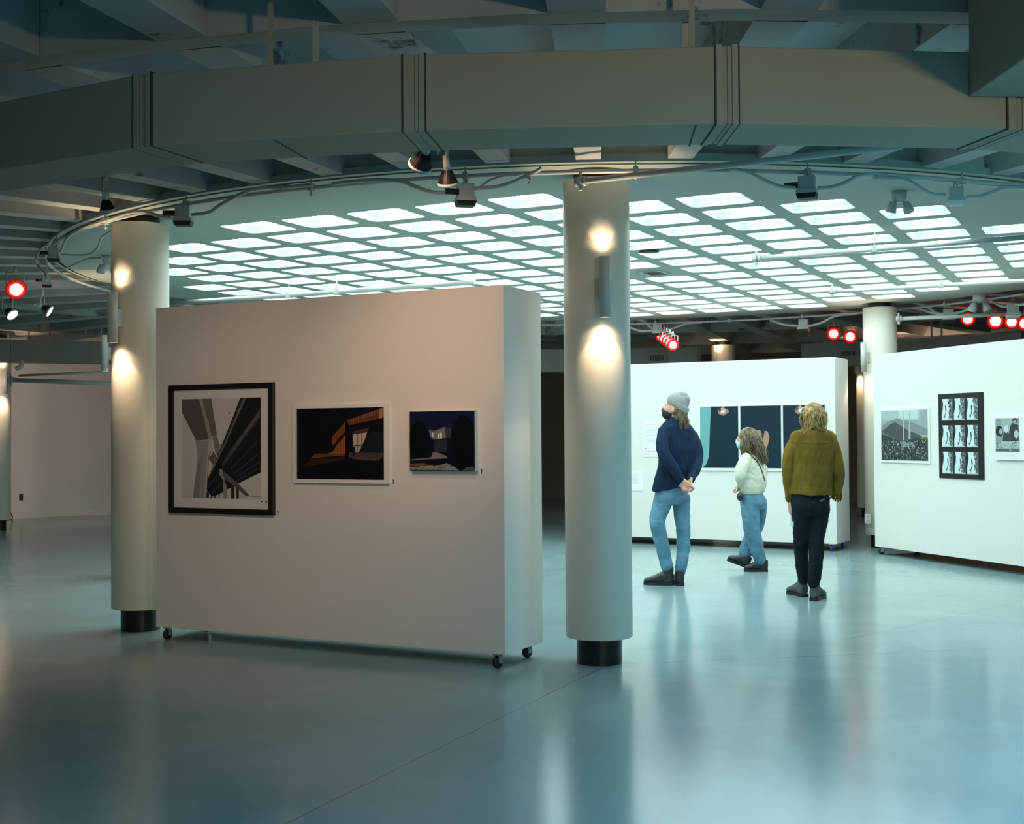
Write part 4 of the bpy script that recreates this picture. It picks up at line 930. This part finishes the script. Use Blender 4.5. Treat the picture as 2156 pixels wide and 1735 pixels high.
def seam(o, px, P, O, r, m, name='seam', parent=None, n=10):
    """raised line laid on the surface of o, following photo points"""
    out = []; px = [Vector((x, y, 0)) for x, y in px]; L = smooth_path(px, n)
    for q in L:
        w = P(q.x, q.y, 0); org = w - O + Vector((0, -.6, 0)); d = ray(q.x, q.y).normalized(); org = CAM - O + d * ((w - CAM).length - .7)
        ok, loc, nr, _i = o.ray_cast(org, d)
        if ok: out.append(loc)
    if len(out) > 2:
        b_ = MB(); b_.tube(out, r, 6); return b_.build(name, m, parent or o)

# ---- man in beanie
D1 = 12.15; P = lambda x, y, dy=0: aty(x, y, D1 + dy)
O = Vector((P(1415, 1229).x, D1, 0)); AX = (.83, .5, 0); FW = (-.5, .83, 0)
body = MB(); hc = P(1419, 862, 0); f, u, r = head(body, hc, (-.93, .30, .22), (.2, 0, 1))
balls(body, [hc - u * .05 - f * .02, P(1426, 888, .02)], [.055, .062]); 
person_torso(body, [(1425, 900, .02, .15, .07, 0), (1426, 930, .02, .16, .09, 0), (1421, 985, .02, .15, .09, 0), (1412, 1030, .02, .145, .10, 0), (1413, 1060, .02, .13, .09, 0)], AX, FW, P)
balls(body, [P(1397, 912, -.08), P(1399, 960, -.19), P(1436, 1011, -.205)], [.034, .032, .026]); balls(body, [P(1459, 917, .12), P(1466, 972, .02), P(1452, 1013, -.16)], [.034, .032, .026])
for pts in ([(1396, 1050, 0), (1386, 1103, -.04), (1404, 1195, 0), (1407, 1215, 0)], [(1434, 1050, .06), (1438, 1113, .05), (1432, 1205, .02), (1431, 1222, .02)]):
    balls(body, [P(*q) for q in pts], [.05, .034, .03, .032])
hand(body, P(1438, 1012, -.215), (.62, -.05, -.78), (.2, 1, 0), -1, .9, .8); hand(body, P(1453, 1012, -.175), (-.25, -.25, -.9), (-.6, -.6, .2), 1, 1.3, .9)
m1 = finish(body, 'person', skin, None, O, .0055, 2)
tag(m1, 'person in a grey beanie and navy jacket with hands clasped behind the back, leftmost visitor', 'person')
eyes(m1, hc, f, u, r, O)
j = MB()
person_torso(j, [(1421, 883, .0, .064, .06, -.01), (1422, 887, .0, .105, .08, -.01), (1424, 893, .01, .155, .095, -.005), (1425, 901, .01, .195, .108, 0), (1426, 918, .01, .215, .12, 0), (1427, 945, .01, .210, .128, 0), (1425, 968, .01, .198, .128, .0), (1420, 990, .01, .192, .13, .01), (1413, 1012, .01, .188, .13, .025), (1409, 1026, .01, .184, .13, .038)], AX, FW, P)
balls(j, [P(1397, 914, -.10), P(1394, 938, -.17), P(1401, 962, -.20), P(1420, 989, -.20), P(1434, 1009, -.20)], [.058, .060, .057, .051, .042])
balls(j, [P(1422, 892, -.02), P(1395, 906, -.09)], [.055, .042])
balls(j, [P(1426, 892, .03), P(1456, 910, .10)], [.055, .042])
balls(j, [P(1457, 918, .10), P(1466, 942, .08), P(1469, 970, .03), P(1463, 992, -.06), P(1454, 1009, -.15)], [.058, .058, .055, .049, .042])
jk = finish(j, 'jacket', navy_cloth, m1, O, .0075, 2, .019, (10, 10, 4), 3)
seam(jk, [(1390, 916), (1404, 902), (1428, 899), (1452, 908), (1462, 918)], P, O, .0028, navy_cloth, 'yoke_seam')
seam(jk, [(1398, 925), (1404, 945), (1408, 965)], P, O, .002, navy_cloth, 'sleeve_seam')
c_ = MB(); c_.lathe([(.066, 0), (.074, .005), (.070, .045), (.062, .047), (.058, .01)], P(1421, 889, 0) - O, (-.12, .1, 1), 28); c_.build('collar', navy_cloth, jk)
pr_ = [P(1392, 921, -.17) - O, P(1404, 906, -.12) - O, P(1425, 897, -.115) - O, P(1448, 901, -.08) - O]
tr = MB()
person_torso(tr, [(1411, 1016, .01, .15, .105, .03), (1412, 1034, .01, .165, .12, .01), (1413, 1050, .01, .172, .125, 0), (1413, 1062, .01, .165, .11, 0)], AX, FW, P)
balls(tr, [P(1397, 1050, -.01), P(1391, 1070, -.02), P(1385, 1088, -.04), P(1385, 1105, -.05), P(1391, 1135, -.03), P(1399, 1168, .0), P(1404, 1193, 0)], [.094, .088, .080, .074, .070, .064, .060])
balls(tr, [P(1434, 1050, .05), P(1435, 1075, .05), P(1438, 1110, .05), P(1439, 1150, .05), P(1435, 1188, .03), P(1432, 1208, .02)], [.090, .082, .070, .064, .058, .050])
je = finish(tr, 'jeans', denim, m1, O, .0075, 3, .011, (8, 8, 14), 9)
seam(je, [(1414, 1060), (1420, 1046), (1424, 1030)], P, O, .0022, denim)
seam(je, [(1392, 1040), (1400, 1047), (1408, 1044), (1408, 1032)], P, O, .0022, denim)
boot(Vector((P(1410, 1227).x, D1 - .01, 0)), (-.93, .25), leather, m1, O, L=.275, shaft=.17)
boot(Vector((P(1431, 1230).x, D1 - .04, 0)), (-.10, 1), leather, m1, O, shaft=.14)
lk = MB(); h = MB(); ellipsoid(h, hc + u * .01 - f * .035, r * .082, f * .085, u * .10); ellipsoid(h, hc - u * .065 - f * .045, r * .065, f * .055, u * .06)
locks(lk, lambda q: ((lambda a: (hc - f * (.05 + .05 * math.cos(a)) + r * .078 * math.sin(a) + u * q.uniform(-.03, .02), (r * math.sin(a) - f).normalized() * .3))(q.uniform(-1.5, 1.5))), lambda p, q: p[0] - Vector((0, 0, 1)) * q.uniform(.09, .17) - f * q.uniform(0, .05), 260, .0055, .0015, .008, 4)
hb = finish(h, 'hair', hair_dark, m1, O, .006, 2, .012, (22, 22, 9), 4)
for v in range(len(lk.v)): lk.v[v] = tuple(Vector(lk.v[v]) - O)
lk.build('hair_locks', hair_dark, hb, fix=False)
bn = MB(); ellipsoid(bn, hc + u * .075 - f * .022, r * .094, f * .110, u * .092, 28, 14); ellipsoid(bn, hc + u * .15 - f * .055, r * .06, f * .055, u * .035); ellipsoid(bn, hc + u * .11 - f * .07, r * .07, f * .06, u * .06)
up_b = (u - f * .35).normalized(); fb = r.cross(up_b) * -1
loftv(bn, [(hc + u * .020 - f * .030, r * .092, f * .112 + u * .042), (hc + u * .062 - f * .030, r * .097, f * .116 + u * .036), (hc + u * .070 - f * .03, r * .094, f * .108 + u * .03)], 28)
bq = finish(bn, 'beanie', beanie_m, m1, O, .006, 2, .006, (12, 12, 12), 2)
mk = MB(); ellipsoid(mk, hc + f * .038 - u * .052, r * .0625, f * .072, u * .062); balls(mk, [hc + f * .094 - u * .008, hc + f * .100 - u * .03], [.014, .020], 10); finish(mk, 'face_mask', mask_black, m1, O, .006, 2)

# ---- woman in cream top
D2 = 13.35; P = lambda x, y, dy=0: aty(x, y, D2 + dy)
O = Vector((P(1588, 1199).x, D2, 0)); AX = (.60, .80, 0); FW = (-.80, .60, 0)
body = MB(); hc = P(1572, 925, 0); f, u, r = head(body, hc, (-.90, .42, .02), (0, 0, 1))
balls(body, [hc - u * .05 - f * .02, P(1580, 957, .0)], [.048, .055])
person_torso(body, [(1583, 962, 0, .13, .065, 0), (1585, 1000, 0, .13, .085, 0), (1584, 1035, 0, .12, .085, 0), (1586, 1062, 0, .12, .09, 0)], AX, FW, P)
balls(body, [P(1572, 966, -.12), P(1562, 1000, -.15), P(1556, 1021, -.08)], [.04, .032, .023]); balls(body, [P(1597, 964, .12), P(1600, 1000, .16), P(1586, 1010, .18)], [.034, .03, .023])
balls(body, [P(1580, 1060, -.06), P(1582, 1120, -.08), P(1603, 1178, -.05), P(1606, 1190, -.05)], [.06, .042, .03, .03]); balls(body, [P(1596, 1060, .06), P(1588, 1120, .09), P(1569, 1172, .08), P(1566, 1182, .08)], [.06, .042, .03, .03])
hand(body, P(1556, 1022, -.08), (-.15, .45, -.9), (-.6, .3, .3), 1, 1.3, .9, .78)
hand(body, P(1586, 1010, .18), (-.9, -.1, -.2), (0, -.2, -.9), 1, .8, .6, .85)
m2 = finish(body, 'person', skin, None, O, .0055, 2)
tag(m2, 'person with long wavy hair in a cream top and blue jeans, walking left', 'person')
eyes(m2, hc, f, u, r, O)
j = MB()
person_torso(j, [(1581, 949, 0, .055, .05, 0), (1582, 956, 0, .12, .08, 0), (1583, 964, 0, .17, .10, 0), (1585, 982, 0, .182, .118, 0), (1585, 1004, 0, .182, .132, 0), (1583, 1024, 0, .180, .136, 0), (1583, 1034, 0, .165, .122, 0), (1583, 1040, 0, .145, .105, 0)], AX, FW, P)
balls(j, [P(1571, 965, -.12), P(1564, 982, -.16), P(1559, 1003, -.17), P(1559, 1014, -.13), P(1558, 1022, -.09)], [.062, .068, .066, .048, .031])
balls(j, [P(1599, 964, .12), P(1604, 990, .16), P(1597, 1008, .18), P(1588, 1012, .18)], [.056, .058, .05, .038])
sw = finish(j, 'sweater', cream, m2, O, .0075, 2, .019, (9, 9, 6), 5)
tr = MB()
person_torso(tr, [(1583, 1036, 0, .13, .10, 0), (1585, 1048, 0, .155, .125, 0), (1587, 1060, 0, .165, .135, 0), (1587, 1072, 0, .14, .12, 0)], AX, FW, P)
balls(tr, [P(1580, 1062, -.05), P(1580, 1085, -.07), P(1583, 1118, -.08), P(1592, 1150, -.07), P(1600, 1178, -.05)], [.098, .094, .088, .080, .064])
balls(tr, [P(1597, 1060, .05), P(1596, 1085, .08), P(1587, 1120, .10), P(1574, 1148, .09), P(1569, 1167, .08)], [.090, .085, .080, .074, .064])
je = finish(tr, 'jeans', denim2, m2, O, .0075, 3, .013, (8, 8, 8), 21)
seam(je, [(1586, 1050), (1584, 1072), (1582, 1090), (1583, 1115), (1590, 1145), (1596, 1175)], P, O, .0022, denim2, 'side_seam')
seam(je, [(1594, 1048), (1593, 1060), (1600, 1064), (1607, 1058), (1607, 1046)], P, O, .0022, denim2, 'pocket_seam')
boot(Vector((P(1608, 1199).x, D2 - .05, 0)), (-1, .12), leather, m2, O, L=.235, shaft=.12)
boot(Vector((P(1571, 1199).x, D2 + .05, .035)), (-.85, .3), leather, m2, O, L=.225, shaft=.12, tilt=-.34)
lk = MB(); h = MB(); ellipsoid(h, hc + u * .035 - f * .022, r * .095, f * .105, u * .090); ellipsoid(h, P(1583, 938, -.02), (.085, 0, 0), (0, .08, 0), (0, 0, .10)); ellipsoid(h, P(1592, 957, -.06), (.085, 0, 0), (0, .055, 0), (0, 0, .075))
ellipsoid(h, P(1567, 940, -.08), (.045, 0, 0), (0, .04, 0), (0, 0, .08))
ends = [(1563, 958), (1568, 964), (1576, 958), (1584, 968), (1592, 970), (1600, 966), (1606, 972), (1611, 976), (1614, 972)]
def root2(q):
    a = q.uniform(-.3, 3.6); t = q.uniform(.2, 1.25); d_ = (-f * math.cos(a - 1.6) + r * math.sin(a - 1.6)); s_ = hc + u * (.035 + .088 * math.cos(t)) - f * .022 + d_ * .1 * math.sin(t); return (s_, d_)
def end2(p, q):
    e = q.choice(ends); return P(e[0] + q.uniform(-4, 4), e[1] + q.uniform(-10, 5), q.uniform(-.15, -.03))
locks(lk, root2, end2, 420, .0058, .0016, .014, 8, 10)
hb = finish(h, 'hair', hair_brown, m2, O, .006, 2, .012, (22, 22, 9), 4)
for v in range(len(lk.v)): lk.v[v] = tuple(Vector(lk.v[v]) - O)
lk.build('hair_locks', hair_brown, hb, fix=False)
mk = MB(); ellipsoid(mk, hc + f * .038 - u * .052, r * .0625, f * .072, u * .062); balls(mk, [hc + f * .094 - u * .008, hc + f * .100 - u * .03], [.014, .020], 10); finish(mk, 'face_mask', mask_blue, m2, O, .006, 2)
seam(sw, [(1585, 962), (1592, 970), (1600, 983), (1606, 998), (1610, 1012)], P, O, .0065, leather, 'bag_strap')
bg = MB(); ellipsoid(bg, P(1558, 1046, -.12), (.030, .01, 0), (-.01, .045, 0), (0, 0, .048)); finish(bg, 'shoulder_bag', leather, m2, O, .006, 2)

# ---- man in suede jacket
D3 = 10.98; P = lambda x, y, dy=0: aty(x, y, D3 + dy)
O = Vector((P(1706, 1258).x, D3, 0)); AX = (1, -.04, 0); FW = (.04, 1, 0)
body = MB(); hc = P(1713, 877, .01); f, u, r = head(body, hc, (.25, .95, .05), (0, 0, 1))
balls(body, [hc - u * .05 - f * .02, P(1712, 907, .0)], [.055, .062])
person_torso(body, [(1711, 915, 0, .15, .07, 0), (1710, 950, 0, .15, .09, 0), (1708, 1010, 0, .13, .09, 0), (1706, 1050, 0, .14, .10, 0), (1706, 1085, 0, .12, .09, 0)], AX, FW, P)
balls(body, [P(1674, 928, 0), P(1661, 985, -.01), P(1662, 1052, .05)], [.034, .030, .026]); balls(body, [P(1748, 928, 0), P(1764, 985, -.01), P(1760, 1030, .04)], [.034, .030, .026])
balls(body, [P(1690, 1085, 0), P(1687, 1150, .06), P(1690, 1200, .16), P(1691, 1210, .19)], [.05, .034, .03, .032]); balls(body, [P(1724, 1085, 0), P(1719, 1150, -.03), P(1716, 1205, -.045), P(1715, 1216, -.05)], [.05, .034, .03, .032])
hand(body, P(1663, 1056, .05), (.08, .1, -1), (1, .2, 0), 1, .8, .7); hand(body, P(1759, 1030, .05), (-.25, .75, -.6), (-1, .2, 0), -1, .9, .5, .95)
m3 = finish(body, 'person', skin, None, O, .0055, 2)
tag(m3, 'person with shaggy blond hair in an olive suede fringed jacket and black jeans, rightmost visitor', 'person')
eyes(m3, hc, f, u, r, O)
j = MB()
person_torso(j, [(1711, 898, 0, .060, .058, 0), (1711, 904, 0, .105, .08, 0), (1710, 909, 0, .170, .10, 0), (1710, 918, 0, .190, .112, 0), (1710, 940, 0, .192, .122, 0), (1709, 975, 0, .180, .125, 0), (1708, 1010, 0, .178, .125, 0), (1707, 1034, 0, .182, .125, 0), (1707, 1042, 0, .184, .125, -.004)], AX, FW, P)
balls(j, [P(1710, 904, 0), P(1672, 921, 0)], [.060, .040])
balls(j, [P(1712, 904, 0), P(1750, 921, 0)], [.060, .040])
balls(j, [P(1674, 929, 0), P(1663, 952, 0), P(1660, 985, -.01), P(1661, 1020, .02), P(1662, 1050, .045)], [.053, .054, .051, .045, .039])
balls(j, [P(1748, 929, 0), P(1759, 952, 0), P(1765, 985, -.01), P(1765, 1012, .01), P(1761, 1036, .035)], [.055, .056, .054, .050, .045])
jk = finish(j, 'jacket', suede, m3, O, .0075, 2, .019, (11, 11, 3), 13)
seam(jk, [(1666, 930), (1685, 933), (1710, 934), (1735, 933), (1752, 930)], P, O, .003, suede, 'yoke_seam')
seam(jk, [(1670, 935), (1668, 960), (1667, 1000), (1666, 1030)], P, O, .002, suede, 'sleeve_seam')
seam(jk, [(1748, 935), (1750, 960), (1752, 1000), (1752, 1030)], P, O, .002, suede, 'sleeve_seam')
seam(jk, [(1667, 1038), (1690, 1041), (1720, 1042), (1748, 1041)], P, O, .002, suede, 'hem_seam')

c_ = MB(); c_.lathe([(.064, -.01), (.074, .0), (.070, .03), (.060, .032)], P(1711, 903, 0) - O, (0, .15, 1), 28); c_.build('collar', suede, jk)
rnd = random.Random(3)
fr = MB()
for k in range(22):
    a = k / 21; q = P(1752 + 20 * a, 1034 + 3 * math.sin(a * PI), -.01 + .05 * rnd.random()) - O; L = rnd.uniform(.06, .085); fr.tube([q, q + Vector((rnd.uniform(-.006, .006), 0, -L * .5)), q + Vector((rnd.uniform(-.01, .01), rnd.uniform(-.01, .01), -L))], .0034, 5)
fr.build('fringe', suede, jk)
fr = MB()
for k in range(16):
    a = k / 15; q = P(1654 + 10 * a, 1036 + 4 * a, .0 + .05 * rnd.random()) - O; L = rnd.uniform(.04, .07); fr.tube([q, q + Vector((rnd.uniform(-.004, .004), 0, -L * .5)), q + Vector((rnd.uniform(-.006, .006), rnd.uniform(-.01, .01), -L))], .0026, 5)
fr.build('fringe', suede, jk)
tr = MB()
person_torso(tr, [(1706, 1036, 0, .158, .105, 0), (1706, 1055, 0, .168, .118, 0), (1706, 1072, 0, .165, .125, 0), (1706, 1086, 0, .115, .10, 0)], AX, FW, P)
balls(tr, [P(1687, 1072, .0), P(1688, 1080, .0), P(1688, 1105, .02), P(1687, 1128, .04), P(1687, 1150, .06), P(1688, 1180, .12), P(1691, 1212, .19), P(1692, 1219, .20)], [.088, .090, .082, .072, .064, .060, .053, .054])
balls(tr, [P(1726, 1072, .0), P(1724, 1080, .0), P(1722, 1105, -.01), P(1720, 1128, -.02), P(1719, 1150, -.03), P(1718, 1180, -.04), P(1715, 1215, -.05), P(1713, 1227, -.05)], [.088, .090, .080, .070, .066, .063, .054, .053])
tj = finish(tr, 'jeans', black_denim, m3, O, .0075, 3, .010, (8, 8, 13), 31)
seam(tj, [(1726, 1056), (1732, 1053), (1737, 1051)], P, O, .006, mat('worn_pocket_edge', (.10, .16, .19), .8), 'pocket_edge')
seam(tj, [(1707, 1050), (1707, 1080), (1706, 1095)], P, O, .002, black_denim)
seam(tj, [(1713, 1057), (1714, 1060), (1714, 1062)], P, O, .003, mat('red_tab', (.35, .04, .04), .7), 'pocket_tab')
boot(Vector((P(1693, 1250, .22).x, D3 + .24, 0)), (-.32, 1), grey_suede, m3, O, shaft=.15)
boot(Vector((P(1712, 1261).x, D3 - .04, 0)), (.50, .85), grey_suede, m3, O, shaft=.15)
lk = MB(); h = MB(); ellipsoid(h, hc + u * .030 - f * .015, r * .090, f * .104, u * .090); ellipsoid(h, hc - u * .045 - f * .050, r * .078, f * .058, u * .075)
def root3(q):
    a = q.uniform(-2.6, 2.6); t = q.uniform(.1, 1.7); d_ = (-f * math.cos(a) + r * math.sin(a)); return (hc + u * (.028 + .092 * math.cos(t)) - f * .018 + d_ * .090 * math.sin(t), d_)
locks(lk, root3, lambda p, q: p[0] * 1.0 + (p[1] * q.uniform(-.01, .022)) - u * q.uniform(.05, .13), 420, .0055, .0015, .016, 12, 9, .016)
locks(lk, lambda q: root3(q), lambda p, q: Vector((hc.x + r.x * q.uniform(-.10, .08), hc.y - .09, hc.z - q.uniform(.11, .155))) + Vector((q.uniform(-.01, .01), 0, 0)), 150, .0055, .0015, .014, 15, 9, .022)
hb = finish(h, 'hair', hair_blond, m3, O, .006, 2, .012, (22, 22, 9), 4)
for v in range(len(lk.v)): lk.v[v] = tuple(Vector(lk.v[v]) - O)
lk.build('hair_locks', hair_blond, hb, fix=False)
pp = thing('paper_leaflet', P(1668, 1093, .03), 'pale folded leaflet held low beside the leg of the suede jacketed person', 'leaflet')
b_ = MB(); b_.box((0, 0, 0), (.035, .10, .125), mtx=Matrix.Rotation(.18, 3, 'Y')); bb_ = bevel(b_.build('folded_sheet', mat('leaflet_paper', (.55, .66, .66), .7), pp), .002); bb_.scale = (.25, 1, 1)
#@@END
sc_ = bpy.context.scene
vs = sc_.view_settings; vs.view_transform = 'Standard'; vs.look = 'None'; vs.gamma = 1; vs.use_curve_mapping = False; vs.exposure = 0
w = bpy.data.worlds.new('world'); sc_.world = w; w.use_nodes = True; w.node_tree.nodes['Background'].inputs[0].default_value = (.0, .0, .0, 1)
